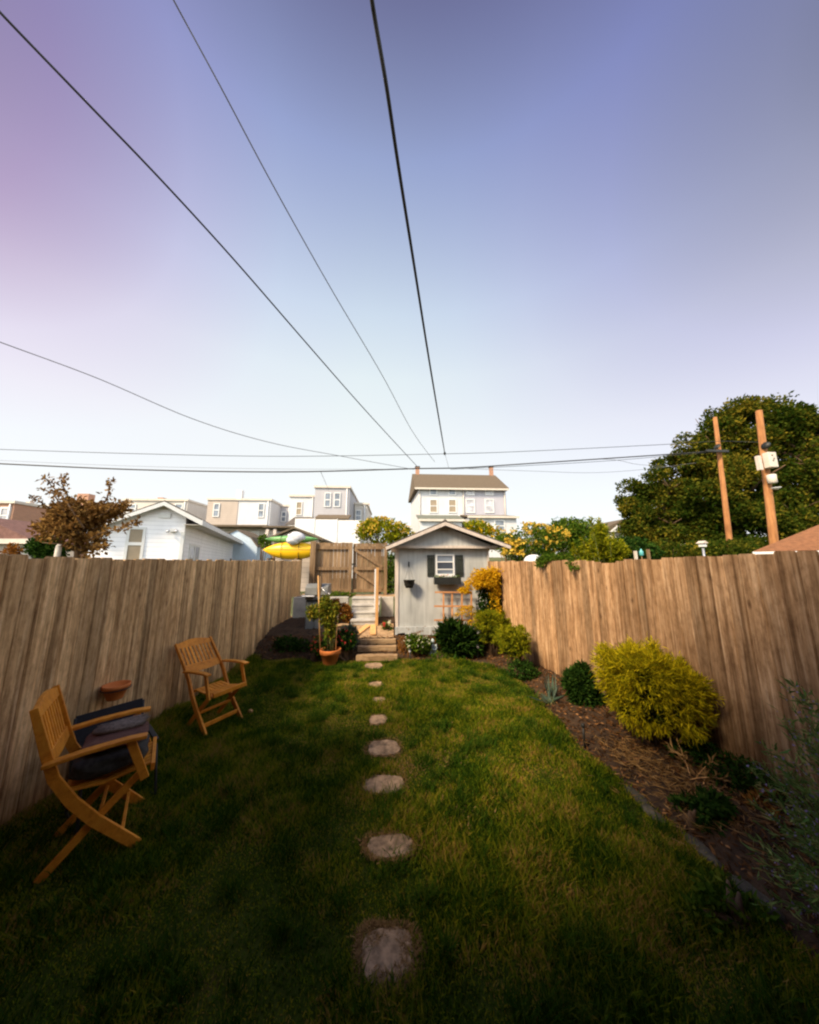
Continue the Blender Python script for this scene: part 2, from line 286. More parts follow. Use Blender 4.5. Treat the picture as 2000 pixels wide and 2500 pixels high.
# ---------------------------------------------------------------- mesh builder
class MB:
    def __init__(s): s.v = []; s.f = []; s.sm = []
    def add(s, vs, fs, smooth=False):
        o = len(s.v); s.v += [tuple(v) for v in vs]; s.f += [tuple(i + o for i in f) for f in fs]; s.sm += [smooth] * len(fs); return s
    def box(s, c, d, rot=None, taper=None):
        hx, hy, hz = d[0] / 2, d[1] / 2, d[2] / 2; vs = []
        for z in (-1, 1):
            k = taper if (taper is not None and z > 0) else 1
            for x, y in ((-1, -1), (1, -1), (1, 1), (-1, 1)):
                p = Vector((x * hx * k, y * hy * k, z * hz))
                if rot is not None: p = rot @ p
                vs.append(p + Vector(c))
        return s.add(vs, [(3, 2, 1, 0), (4, 5, 6, 7), (0, 1, 5, 4), (1, 2, 6, 5), (2, 3, 7, 6), (3, 0, 4, 7)])
    def bx(s, x0, x1, y0, y1, z0, z1): return s.box(((x0 + x1) / 2, (y0 + y1) / 2, (z0 + z1) / 2), (abs(x1 - x0), abs(y1 - y0), abs(z1 - z0)))
    def bar(s, a, b, w, t, side=None):       # rectangular bar from a to b; w along side, t across
        a = Vector(a); b = Vector(b); d = (b - a).normalized()
        sd = Vector(side) if side is not None else (d.cross(Vector((0, 0, 1))) if abs(d.z) < .95 else Vector((1, 0, 0)))
        sd = (sd - d * sd.dot(d)).normalized(); n = d.cross(sd)
        vs = [p + sd * (x * w / 2) + n * (y * t / 2) for p in (a, b) for x, y in ((-1, -1), (1, -1), (1, 1), (-1, 1))]
        return s.add(vs, [(3, 2, 1, 0), (4, 5, 6, 7), (0, 1, 5, 4), (1, 2, 6, 5), (2, 3, 7, 6), (3, 0, 4, 7)])
    def strip(s, pts, w, t, side):           # a bent board through pts
        side = Vector(side).normalized(); pts = [Vector(p) for p in pts]; vs = []
        for i, p in enumerate(pts):
            d = (pts[min(i + 1, len(pts) - 1)] - pts[max(i - 1, 0)]).normalized(); n = d.cross(side).normalized()
            ww = w[i] if isinstance(w, (list, tuple)) else w
            vs += [p + side * (t / 2) * x + n * (ww / 2) * y for x, y in ((-1, -1), (1, -1), (1, 1), (-1, 1))]
        fs = [(3, 2, 1, 0)]; L = len(pts)
        for i in range(L - 1):
            for k in range(4): fs.append((i * 4 + k, i * 4 + (k + 1) % 4, i * 4 + 4 + (k + 1) % 4, i * 4 + 4 + k))
        o = (L - 1) * 4; fs.append((o, o + 1, o + 2, o + 3)); return s.add(vs, fs)
    def tube(s, pts, r, n=8):
        pts = [Vector(p) for p in pts]; vs = []; L = len(pts)
        ref = Vector((0, 0, 1)) if abs((pts[-1] - pts[0]).normalized().z) < .9 else Vector((1, 0, 0))
        for i, p in enumerate(pts):
            d = (pts[min(i + 1, L - 1)] - pts[max(i - 1, 0)]).normalized(); a = d.cross(ref).normalized(); b = d.cross(a)
            rr = r[i] if isinstance(r, (list, tuple)) else r
            vs += [p + (a * cos(2 * pi * k / n) + b * sin(2 * pi * k / n)) * rr for k in range(n)]
        fs = [tuple(range(n))[::-1], tuple((L - 1) * n + k for k in range(n))]
        for i in range(L - 1):
            for k in range(n): fs.append((i * n + k, i * n + (k + 1) % n, (i + 1) * n + (k + 1) % n, (i + 1) * n + k))
        return s.add(vs, fs, True)
    def lathe(s, prof, c=(0, 0, 0), n=24, sy=1.0, arc=1.0):
        vs = []; L = len(prof); c = Vector(c)
        for r, z in prof:
            for k in range(n):
                a = 2 * pi * k / n; vs.append(c + Vector((r * cos(a), r * sin(a) * sy, z)))
        fs = []
        for i in range(L - 1):
            for k in range(n): fs.append((i * n + k, i * n + (k + 1) % n, (i + 1) * n + (k + 1) % n, (i + 1) * n + k))
        fs.append(tuple(range(n))[::-1]); fs.append(tuple((L - 1) * n + k for k in range(n)))
        return s.add(vs, fs, True)
    def ball(s, c, r, n=12, jit=0.0):
        c = Vector(c); r = Vector(r) if hasattr(r, '__len__') else Vector((r, r, r)); vs = []; m = n // 2 + 1
        for i in range(m + 1):
            th = pi * i / m
            for k in range(n):
                a = 2 * pi * k / n; j = 1 + random.uniform(-jit, jit)
                vs.append(c + Vector((r.x * sin(th) * cos(a), r.y * sin(th) * sin(a), r.z * cos(th))) * 1.0 * 1 if not jit else c + Vector((r.x * sin(th) * cos(a), r.y * sin(th) * sin(a), r.z * cos(th))) * j)
        fs = [(i * n + k, (i + 1) * n + k, (i + 1) * n + (k + 1) % n, i * n + (k + 1) % n) for i in range(m) for k in range(n)]
        return s.add(vs, fs, True)
    def prism(s, poly, a0, a1, axis='y'):    # polygon (u, v) pushed along an axis
        def mk(u, v, w): return (u, w, v) if axis == 'y' else ((w, u, v) if axis == 'x' else (u, v, w))
        n = len(poly); vs = [mk(u, v, a0) for u, v in poly] + [mk(u, v, a1) for u, v in poly]
        fs = [tuple(range(n)), tuple(range(2 * n - 1, n - 1, -1))] + [(i, i + n, (i + 1) % n + n, (i + 1) % n) for i in range(n)]
        return s.add(vs, fs)
    def xf(s, mat): s.v = [tuple(mat @ Vector(v)) for v in s.v]; return s
    def build(s, name, mat, parent=None, bevel=0.0):
        me = bpy.data.meshes.new(name); me.from_pydata(s.v, [], s.f); me.validate(); me.update()
        if len(me.polygons) == len(s.sm): me.polygons.foreach_set('use_smooth', s.sm)
        import bmesh
        b = bmesh.new(); b.from_mesh(me); bmesh.ops.recalc_face_normals(b, faces=b.faces); b.to_mesh(me); b.free()
        return link(name, me, mat, parent, bevel)
def link(name, me, mat, parent=None, bevel=0.0):
    o = bpy.data.objects.new(name, me); C.objects.link(o)
    me.materials.append(M[mat] if isinstance(mat, str) else mat)
    if parent is not None:
        o.parent = parent; o.matrix_parent_inverse = Matrix.LocRotScale(parent.location, parent.rotation_euler, parent.scale).inverted() if parent.get('_abs') else Matrix.Identity(4)
    if bevel:
        md = o.modifiers.new('bevel', 'BEVEL'); md.width = bevel; md.segments = 2; md.limit_method = 'ANGLE'
    return o
def tag(o, label, cat, group=None):
    o['label'] = label; o['category'] = cat
    if group: o['group'] = group
    return o
def thing(name, label, cat, loc=(0, 0, 0), group=None, absolute=True):
    """an Empty at the thing's base; absolute=True lets its parts be given in world coordinates"""
    o = bpy.data.objects.new(name, None); C.objects.link(o); o.location = loc; o.empty_display_size = .1
    if absolute: o['_abs'] = 1
    return tag(o, label, cat, group)
def struct(o): o['kind'] = 'structure'; return o
def fast_mesh(name, verts, faces4=None, faces3=None, mat=None, parent=None):
    me = bpy.data.meshes.new(name); nv = len(verts); me.vertices.add(nv); me.vertices.foreach_set('co', verts.astype(np.float32).ravel())
    loops = []; starts = []; tot = []; o = 0
    if faces4 is not None and len(faces4): loops.append(faces4.ravel()); starts.append(np.arange(len(faces4)) * 4 + o); tot.append(np.full(len(faces4), 4)); o += faces4.size
    if faces3 is not None and len(faces3): loops.append(faces3.ravel()); starts.append(np.arange(len(faces3)) * 3 + o); tot.append(np.full(len(faces3), 3)); o += faces3.size
    loops = np.concatenate(loops); starts = np.concatenate(starts); tot = np.concatenate(tot)
    me.loops.add(len(loops)); me.loops.foreach_set('vertex_index', loops.astype(np.int32))
    me.polygons.add(len(starts)); me.polygons.foreach_set('loop_start', starts.astype(np.int32)); me.polygons.foreach_set('loop_total', tot.astype(np.int32))
    me.update(calc_edges=True)
    return link(name, me, mat, parent)
def unit(a): return a / np.maximum(np.linalg.norm(a, axis=1, keepdims=True), 1e-9)
def leaves(name, mat, parent, pts, dirs, ln, wd, cup=0.15):
    """one folded diamond leaf at each point, pointing along dirs"""
    n = len(pts); d = unit(dirs); r = unit(rng.normal(size=(n, 3))); s = unit(np.cross(d, r)); up = np.cross(s, d)
    L = (ln * rng.uniform(.6, 1.35, (n, 1))); Wd = (wd * rng.uniform(.7, 1.3, (n, 1)))
    b = pts; m = pts + d * L * .45
    v = np.stack([b, m + s * Wd / 2 + up * L * cup, pts + d * L, m - s * Wd / 2 + up * L * cup], 1).reshape(-1, 3)
    i = np.arange(n)[:, None] * 4
    f = np.concatenate([i + np.array([[0, 1, 2]]), i + np.array([[0, 2, 3]])])
    return fast_mesh(name, v, None, f, mat, parent)
def blob_pts(blobs, n, shell=0.55, gap=0.0, gscale=3.0):
    """points in a set of ellipsoids, thicker towards their outside; a smooth wave field carves gaps"""
    vol = np.array([b[1][0] * b[1][1] * b[1][2] for b in blobs]) ** (2 / 3); vol /= vol.sum()
    out = []; outd = []; ph = rng.uniform(0, 6, (5, 3)); k = unit(rng.normal(size=(5, 3))) * gscale
    while sum(len(o) for o in out) < n:
        q = n; idx = rng.choice(len(blobs), q, p=vol); c = np.array([b[0] for b in blobs])[idx]; r = np.array([b[1] for b in blobs])[idx]
        u = unit(rng.normal(size=(q, 3))); rad = rng.uniform(shell, 1, (q, 1)) ** .7 * rng.uniform(.86, 1.1, (q, 1))
        p = c + u * r * rad
        if gap > 0:
            w = sum(np.sin(p @ k[j] * (1 + j * .6) + ph[j, 0]) for j in range(5))
            keep = w + rng.normal(size=q) * .5 > -2.2 + gap * 2.5
            p = p[keep]; u = u[keep]
        out.append(p); outd.append(u)
    return np.concatenate(out)[:n], np.concatenate(outd)[:n]
def crown(name, mat, parent, blobs, n, ln, wd, out=.6, down=0.0, rnd=.8, shell=.45, gap=.2, gscale=3.0, zmin=None):
    p, u = blob_pts(blobs, n, shell, gap, gscale)
    if zmin is not None: k = p[:, 2] > zmin; p = p[k]; u = u[k]
    d = u * out + rng.normal(size=p.shape) * rnd + np.array([[0, 0, -down]])
    return leaves(name, mat, parent, p, d, ln, wd)
def clumps(blobs, k=22, f=(.22, .38), seed=1):
    rr = np.random.default_rng(seed); out = [(b[0], tuple(np.array(b[1]) * .72)) for b in blobs]
    for b in blobs:
        for _ in range(k):
            u = rr.normal(size=3); u /= np.linalg.norm(u); g = rr.uniform(*f); m_ = (b[1][0] * b[1][1] * b[1][2]) ** (1 / 3)
            out.append((tuple(np.array(b[0]) + u * np.array(b[1]) * rr.uniform(.7, .98)), (m_ * g * 1.15, m_ * g * 1.15, m_ * g * .8)))
    return out
def cl(c, r): return (tuple(c), tuple(r) if hasattr(r, '__len__') else (r, r, r))

# ================================================================ THE SETTING
def sstep(a, b, x):
    t = min(1, max(0, (x - a) / (b - a))); return t * t * (3 - 2 * t)
RF = [(3.22, 0.2), (3.12, 1.9), (2.98, 2.7), (2.84, 3.65), (2.51, 5.03), (2.07, 6.60)]   # run of the right fence
def rf_x(y):
    for (x0, y0), (x1, y1) in zip(RF, RF[1:]):
        if y <= y1 or (x1, y1) == RF[-1]:
            return x0 + (x1 - x0) * (y - y0) / (y1 - y0)
BED = [(1.84, 0.0), (1.86, 1.3), (1.90, 2.0), (1.87, 2.6), (1.82, 3.2), (1.87, 3.9), (1.95, 4.6), (1.93, 5.1), (1.70, 5.55), (1.25, 5.80), (0.6, 5.90), (0.13, 5.90),
       (-0.62, 5.92), (-1.2, 5.95), (-1.9, 6.02), (-2.35, 6.25), (-2.54, 6.35)]
def bed_x(y):
    pts = BED[:9]
    for (x0, y0), (x1, y1) in zip(pts, pts[1:]):
        if y <= y1: return x0 + (x1 - x0) * (y - y0) / (y1 - y0)
    return 1.7
def hgt(x, y):
    h = 0.0
    h += 0.265 * sstep(5.98, 6.5, y) + 0.125 * sstep(6.5, 7.15, y)
    if x > -0.7: h -= 0
    h += 0.07 * sstep(bed_x(min(y, 5.4)), bed_x(min(y, 5.4)) + .35, x) * (1 - sstep(5.5, 6.3, y))
    if -0.62 < x < 0.14 and 5.85 < y < 6.5: h = min(h, 0.0 if y < 6.15 else 0.09)
    if y > 8.30: h = 0.87
    return h
def sheet(name, x0, x1, y0, y1, st, fn, mat, keep=None, bump=0.0):
    nx = int((x1 - x0) / st) + 1; ny = int((y1 - y0) / st) + 1
    vs = []; fs = []
    for j in range(ny):
        for i in range(nx):
            x = x0 + i * st; y = y0 + j * st; vs.append((x, y, fn(x, y) + (random.uniform(-1, 1) * bump)))
    for j in range(ny - 1):
        for i in range(nx - 1):
            x = x0 + (i + .5) * st; y = y0 + (j + .5) * st
            if keep is None or keep(x, y): fs.append((j * nx + i, j * nx + i + 1, (j + 1) * nx + i + 1, (j + 1) * nx + i))
    b = MB(); b.add(vs, fs, True); return struct(b.build(name, mat))
sheet('garden_bed', -2.6, 3.28, -0.2, 8.30, 0.06, hgt, 'soil', bump=0.012)
b = MB()
lp = [(-2.56, 0.0)] + BED[:-1] + [(-2.56, 6.3)]
lv = [(x, y, 0.012) for x, y in lp]
b.add(lv + [(x, y, -0.05) for x, y, z in lv], [tuple(range(len(lv)))] + [(i, (i + 1) % len(lv), (i + 1) % len(lv) + len(lv), i + len(lv)) for i in range(len(lv))])
m, nt, out = newmat('lawn_soil')
f = noise(nt, coords(nt), 2.2, 5, .65)
finish(nt, out, ramp_of(nt, f, [(0.3, (0.022, 0.038, 0.004)), (0.6, (0.05, 0.06, 0.010)), (0.8, (0.12, 0.075, 0.022))]), 1.0, noise(nt, coords(nt), 60, 3), .6, spec=0)
struct(b.build('lawn', m))
# upper terrace behind the retaining wall, and the land beyond the fences
def far_h(x, y):
    if y < 9.2 and -2.7 < x < 3.3: return -0.45
    r = math.hypot(x, y); h = 0.0
    h += 0.6 * sstep(9.0, 14, y) + 2.2 * sstep(14, 40, y)
    return h - 0.12
b = MB(); xs = sorted(set([-400, -200, -100, -60, -40, -25, -15, -10, -7, -4.5, -2.7, -1, 1, 3.3, 5, 8, 12, 18, 25, 40, 60, 100, 200, 400])); ys = [-200, -60, -20, -8, -3, 0, 3, 6, 9.2, 9.3, 11, 14, 18, 24, 30, 36, 44, 60, 90, 150, 300, 700]
b.add([(x, y, far_h(x, y)) for y in ys for x in xs], [(j * len(xs) + i, j * len(xs) + i + 1, (j + 1) * len(xs) + i + 1, (j + 1) * len(xs) + i) for j in range(len(ys) - 1) for i in range(len(xs) - 1)], True)
struct(b.build('ground', 'ground'))
sheet('upper_terrace', -2.56, 3.3, 8.47, 9.29, 0.08, lambda x, y: 0.87, 'dirt', bump=0.012)
# sandy patch at the top of the timber steps
sheet('dirt_path', -1.05, 0.09, 6.52, 7.28, 0.05, lambda x, y: hgt(x, y) + 0.016, 'dirt', keep=lambda x, y: x > -0.95 + 0.06 * sin(9 * y), bump=0.008)

# ---------------------------------------------------------------- fences
def fence(name, run, ztop, mat, label, w=0.118, seed=1, back=1, dip=None):
    rnd = random.Random(seed)
    t = thing(name, label, 'fence', (run[0][0], run[0][1], 0))
    b = MB(); L = []; acc = 0
    for p, q in zip(run, run[1:]): L.append(math.hypot(q[0] - p[0], q[1] - p[1]))
    tot = sum(L); s = 0
    def at(s):
        a = 0
        for (p, q), l in zip(zip(run, run[1:]), L):
            if s <= a + l or q == run[-1]:
                k = (s - a) / l; return Vector((p[0] + (q[0] - p[0]) * k, p[1] + (q[1] - p[1]) * k, 0)), Vector((q[0] - p[0], q[1] - p[1], 0)).normalized()
            a += l
    while s < tot - .05:
        ww = w * rnd.uniform(.86, 1.06); p, d = at(s + ww / 2); n = Vector((-d.y, d.x, 0)) * back
        off = (len(b.v) // 28 % 2) * .006 + rnd.uniform(0, .005); z1 = ztop(p) + rnd.uniform(-.014, .014); z0 = hgt(p.x, p.y) + rnd.uniform(.0, .035) - .01
        if dip: z1 += dip(p)
        th = .016; hw = ww / 2 + .001; tilt = rnd.uniform(-.006, .006); cup = rnd.uniform(-.003, .003)
        vs = []
        for z, k in ((z0, 0), (z0 + (z1 - z0) * .5, .5), (z1 - .012, 1), (z1, 1)):
            hh = hw - (.010 if z == z1 else 0)
            for a, c in ((-hh, .009), (-hh + .008, 0), (0, cup), (hh - .008, 0), (hh, .009), (hh, th + .004), (-hh, th + .004)):
                q = p + d * (a + tilt * k) + n * (off + c); vs.append((q.x, q.y, z))
        fs = [tuple(range(7)), tuple(range(27, 20, -1))]
        for r in range(3):
            for k in range(7): fs.append((r * 7 + k, r * 7 + (k + 1) % 7, r * 7 + 7 + (k + 1) % 7, r * 7 + 7 + k))
        b.add(vs, fs); s += ww
    b.build('board_panel', mat, t)
    for zr in (0.35, 1.0, 1.55):
        for (p, q) in zip(run, run[1:]):
            d = Vector((q[0] - p[0], q[1] - p[1], 0)).normalized(); n = Vector((-d.y, d.x, 0)) * back
            MB().bar(Vector((p[0], p[1], zr)) + n * .045, Vector((q[0], q[1], zr)) + n * .045, .085, .04, side=(0, 0, 1)).build('rail', 'gatewood', t)
    k = 0.6
    while k < tot:
        p, d = at(k); n = Vector((-d.y, d.x, 0)) * back; q = p + n * .115
        MB().bx(q.x - .045, q.x + .045, q.y - .045, q.y + .045, -.3, ztop(p) - .08).build('post', 'gatewood', t); k += 2.35
    return t
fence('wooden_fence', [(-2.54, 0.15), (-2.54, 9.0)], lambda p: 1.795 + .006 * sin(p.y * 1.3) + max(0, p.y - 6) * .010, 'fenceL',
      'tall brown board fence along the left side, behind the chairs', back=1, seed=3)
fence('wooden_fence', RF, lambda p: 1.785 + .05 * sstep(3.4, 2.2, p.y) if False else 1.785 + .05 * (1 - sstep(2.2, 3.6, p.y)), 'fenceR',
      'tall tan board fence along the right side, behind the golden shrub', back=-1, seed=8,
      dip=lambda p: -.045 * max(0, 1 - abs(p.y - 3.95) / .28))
# end post of the right fence against the shed
p = RF[-1]
# ---- back fence with a gate, on the upper terrace
t = thing('back_fence', 'brown wooden fence panel with rails facing the yard, left of the gate', 'fence', (-1.6, 9, .87))
def board_run(x0, x1, z0, z1, y, mat, parent, w=.105, seed=2, name='board_panel'):
    rnd = random.Random(seed); b = MB(); x = x0
    while x < x1 - .03:
        ww = min(w * rnd.uniform(.9, 1.05), x1 - x); b.box((x + ww / 2, y + rnd.uniform(-.003, .003), (z0 + z1) / 2 + rnd.uniform(-.01, .01)), (ww - .007, .016, z1 - z0)); x += ww
    return b.build(name, mat, parent)
X0, XM, X1 = P(768, 1400, 9).x, P(855, 1400, 9).x, P(938, 1400, 9).x
board_run(X0, XM, .93, 2.335, 9.05, 'gatewood', t, seed=4)
for z in (2.19, 1.60, .99): MB().bx(X0, XM - .05, 8.985, 9.03, z - .045, z + .045).build('rail', 'gatewood', t)
MB().bx(XM - .055, XM + .045, 8.93, 9.03, .80, 2.33).build('post', 'gatewood', t)
MB().bx(P(757, 1400, 9).x, P(770, 1400, 9).x, 8.90, 9.0, .75, 2.37).build('post', 'gatewood', t, .004)
MB().bx(X1 - .01, X1 + .085, 8.93, 9.03, .80, 2.34).build('post', 'gatewood', t)
t = thing('wooden_gate', 'brown board gate with a diagonal brace, beside the shed', 'gate', (-.8, 9, .9))
board_run(XM + .06, X1 - .02, .93, 2.32, 9.055, 'gatewood', t, seed=9)
for z in (2.19, 1.60, .99): MB().bx(XM + .06, X1 - .02, 8.99, 9.035, z - .04, z + .04).build('rail', 'gatewood', t)
MB().bar((XM + .10, 8.985, 2.15), (X1 - .05, 8.985, 1.64), .075, .02, side=(1, 0, 1)).build('brace', 'gatewood', t)
MB().bar((XM + .10, 8.985, 1.56), (X1 - .05, 8.985, 1.03), .075, .02, side=(1, 0, 1)).build('brace', 'gatewood', t)
MB().bx(XM + .05, XM + .13, 8.972, 8.982, 1.70, 1.74).build('latch', 'black', t)

# ---- concrete retaining wall and steps
xa, xb = P(862, 1500, 7.6).x, P(918, 1500, 7.6).x
t = thing('retaining_wall', 'low grey concrete retaining wall behind the potted plant and steps', 'wall', (-1, 8.35, .3))
MB().bx(-2.52, -1.12, 8.30, 8.46, .2, .885).build('wall_section', 'concrete', t, .01)
MB().bx(xb + .10, 0.05, 8.30, 8.46, .2, .875).build('wall_section', 'concrete', t, .01)
t = thing('concrete_steps', 'four grey concrete steps climbing to the gate', 'steps', ((xa + xb) / 2, 7.2, .38))
xs0, xs1 = P(857, 1527, 7.2).x, P(920, 1527, 7.2).x
for i in range(4):
    z1 = .38 + .128 * (i + 1); y0 = 7.15 + i * .29
    MB().bx(xs0 - .03 * i, xs1 + .012 * i, y0, 8.46 if i == 3 else y0 + .3, .25 if i == 0 else z1 - .16, z1 - .035).bx(xs0 - .03 * i - .01, xs1 + .012 * i + .01, y0 - .018, 8.462 if i == 3 else y0 + .31, z1 - .034, z1).build('step', 'concrete', t, .006)

# ---- timber steps at the edge of the lawn
t = thing('timber_steps', 'three rough timber steps set in the slope above the lawn', 'steps', (-.24, 5.95, 0))
for i, (y, z, dx) in enumerate(((5.92, .105, .02), (6.20, .188, .0), (6.46, .262, -.01))):
    b = MB(); n = 14; vs = []; x0, x1 = P(872, 1600, y).x - dx, P(968, 1600, y).x + dx
    for k in range(n + 1):
        x = x0 + (x1 - x0) * k / n; j = [random.uniform(-.005, .005) for _ in range(8)]
        vs += [(x, y + j[0], z - .095 + j[1]), (x, y + .12 + j[2], z - .095), (x, y + .12 + j[3], z + j[4]), (x, y + j[5], z - .003 + j[6])]
    fs = [(0, 1, 2, 3), (n * 4 + 3, n * 4 + 2, n * 4 + 1, n * 4)] + [(k * 4 + a, k * 4 + (a + 1) % 4, k * 4 + 4 + (a + 1) % 4, k * 4 + 4 + a) for k in range(n) for a in range(4)]
    b.add(vs, fs); b.build('step', 'timber', t, .008)
for (px0, py0, px1, py1, w, lab) in ((864, 1556, 900, 1522, .115, 'longer new pine board lying askew above the timber steps'), (907, 1551, 911, 1530, .12, 'shorter new pine board lying straight above the timber steps')):
    a = P(px0 + 4, py0, 6.62); c = P(px1, py1, 7.06); a.z = hgt(a.x, a.y) + .035; c.z = hgt(c.x, c.y) + .04
    tag(MB().bar(a, c, w, .022, side=(1, 0, 0)).build('wooden_plank', 'newwood'), lab, 'board', 'new boards on the dirt path')
# posts of the old railing
def post(name, px0, px1, pyt, Y, zb, mat, lab, cap=None):
    a = P(px0, pyt, Y); c = P(px1, pyt, Y); w = c.x - a.x
    t = thing(name, lab, 'post', ((a.x + c.x) / 2, Y, zb))
    MB().bx(a.x, c.x, Y, Y + .085, zb, a.z).build('shaft', mat, t, .004)
    return t, a, c
t, a, c = post('railing_post', 918.5, 925, 1386, 7.05, .3, 'newwood', 'orange brown wooden post with a white side strip, beside the concrete steps')
MB().bx(a.x - .032, a.x - .001, 7.052, 7.135, .75, a.z - .03).build('side_strip', 'white', t)
t, a, c = post('railing_post', 776, 785, 1408, 7.0, .3, 'gatewood', 'slim weathered post standing behind the potted plant')

# ---------------------------------------------------------------- shed
SY = 6.70; SX0 = .108; SX1 = 2.108; WT = 2.085; SB = 8.75
t = thing('garden_shed', 'small pale grey gabled garden shed at the end of the yard', 'shed', (1.1, SY, .35))
AX = 1.118; AZ = 2.60
b = MB(); b.prism([(SX0, .42), (SX1, .42), (SX1, WT), (SX0, WT)], SY, SB); b.build('wall', 'shed', t)
# gable board and its lower lip
b = MB(); b.prism([(SX0 - .02, WT - .005), (SX1 + .02, WT - .005), (SX1 + .02, WT + .05), (AX, AZ - .05), (SX0 - .02, WT + .05)], SY - .12, SY + .05); b.build('gable', 'shed', t)
MB().bx(SX0 - .13, SX1 + .17, SY - .145, SY - .121, WT - .02, WT + .035).build('fascia', 'shedtrim', t)
MB().bx(SX0 - .13, SX0 - .001, SY - .12, SB + .1, WT - .03, WT + .03).build('soffit', 'shedtrim', t)
MB().bx(SX1 + .001, SX1 + .17, SY - .12, SB + .1, WT - .03, WT + .03).build('soffit', 'shedtrim', t)
b = MB()
zl, zr = 2.075, 2.10; xl, xr = SX0 - .24, SX1 + .40
b.prism([(xl, zl), (AX, AZ), (xr, zr), (xr, zr + .035), (AX, AZ + .04), (xl, zl + .035)], SY - .30, SB + .2); rf = b.build('roof', 'roofdark', t)
b = MB(); b.prism([(xl + .01, zl - .055), (AX, AZ - .065), (xr - .01, zr - .055), (xr, zr + .006), (AX, AZ + .012), (xl, zl + .006)], SY - .325, SY - .301); b.build('rake_board', 'shedtrim', rf)
b = MB(); b.prism([(AX - .07, AZ + .015), (AX, AZ + .075), (AX + .07, AZ + .015)], SY - .31, SB + .2); b.build('ridge_cap', 'roofdark', rf)
MB().bx(SX0 - .012, SX0 + .035, SY - .018, SY + .03, .42, WT - .02).build('corner_trim', 'shedtrim', t)
MB().bx(SX1 - .03, SX1 + .012, SY - .018, SY + .03, .42, WT - .02).build('corner_trim', 'shedtrim', t)
MB().bx(SX0 - .02, SX0 - .001, SY + .05, SB - .05, .44, WT - .035).build('side_panel', 'shedtrim', t)
b = MB(); n = 26; prof = [(SX0 - .03, .445), (SX1 + .02, .445)]
low = [(SX1 + .02, .22)] + [(SX1 - i * .1, .25 + .05 * math.sin(i * 1.9) * random.random()) for i in range(1, 19)] + [(SX0 + .17, .335), (SX0 + .05, .325), (SX0 - .03, .28)]
b.prism(prof + low, SY - .05, SY - .002); b.build('foundation', 'found', t)
# window
wx0, wx1, wz0, wz1 = P(1064, 1400, SY).x, P(1110, 1400, SY).x, P(1087, 1405, SY).z, P(1087, 1353, SY).z
f = MB()
f.bx(wx0, wx0 + .035, SY - .03, SY - .001, wz0, wz1).bx(wx1 - .035, wx1, SY - .03, SY - .001, wz0, wz1)
f.bx(wx0 + .035, wx1 - .035, SY - .03, SY - .001, wz1 - .035, wz1).bx(wx0 + .035, wx1 - .035, SY - .03, SY - .001, wz0, wz0 + .035)
w = f.build('window', 'white', t, .003)
h3 = (wz1 - wz0)
MB().bx(wx0 + .036, wx1 - .036, SY - .012, SY - .004, wz1 - h3 * .36, wz1 - .036).build('pane', 'glassblue', w)
MB().bx(wx0 + .036, wx1 - .036, SY - .014, SY - .005, wz0 + h3 * .30, wz1 - h3 * .375).build('pane', 'glass', w)
MB().bx(wx0 + .036, wx1 - .036, SY - .012, SY - .004, wz0 + .036, wz0 + h3 * .27).build('pane', 'glassblue', w)
MB().bx(wx0 + .036, wx1 - .036, SY - .026, SY - .015, wz1 - h3 * .39, wz1 - h3 * .34).bx(wx0 + .036, wx1 - .036, SY - .026, SY - .015, wz0 + h3 * .26, wz0 + h3 * .31).build('sash_bar', 'white', w)
MB().bx(wx0 - .03, wx1 + .03, SY - .06, SY - .001, wz0 - .03, wz0 - .001).build('sill', 'white', w)
for sgn, (a0, a1) in ((0, (1043, 1061)), (1, (1112, 1131))):
    x0, x1 = P(a0, 1380, SY).x, P(a1, 1380, SY).x; z0, z1 = P(1087, 1407, SY).z, P(1087, 1355, SY).z; b = MB()
    k = 4
    for i in range(k): b.bx(x0 + (x1 - x0) * i / k + .002, x0 + (x1 - x0) * (i + 1) / k - .002, SY - .022, SY - .002, z0, z1)
    s_ = b.build('shutter', 'dkgreen', t, .002)
    for zz in (z0 + .06, z1 - .10): MB().bx(x0 + .008, x1 - .008, SY - .032, SY - .023, zz, zz + .04).build('batten', 'dkgreen', s_)
# window box
x0, x1 = P(1058, 1415, SY).x, P(1121, 1415, SY).x; zt, zb = P(1087, 1410, SY - .2).z, P(1087, 1427, SY - .2).z
t = thing('window_box', 'long black planter box of small flowers below the shed window', 'planter', ((x0 + x1) / 2, SY - .1, zb))
b = MB(); b.bx(x0, x1, SY - .20, SY - .185, zb, zt).bx(x0, x1, SY - .08, SY - .065, zb, zt).bx(x0, x0 + .015, SY - .184, SY - .081, zb, zt).bx(x1 - .015, x1, SY - .184, SY - .081, zb, zt).bx(x0 + .016, x1 - .016, SY - .184, SY - .081, zb, zb + .015).bx(x0 + .05, x0 + .09, SY - .064, SY - .034, zb, zt - .02).bx(x1 - .09, x1 - .05, SY - .064, SY - .034, zb, zt - .02)
b.build('box', 'black', t)
MB().bx(x0 + .017, x1 - .017, SY - .183, SY - .082, zb + .016, zt - .02).build('soil', 'soil', t)
crown('foliage', 'leafmid', t, [cl(((x0 + x1) / 2 + dx, SY - .13, zt + .005), (.07, .05, .035)) for dx in (-.2, -.05, .1, .2)], 260, .035, .015)
for i in range(6): MB().ball((x0 + .12 + i * .035, SY - .15 + .02 * (i % 2), zt + .03 + .012 * (i % 3)), (.014, .014, .010), 8, .1).build('bloom', 'flred' if i % 2 else 'florange', t)
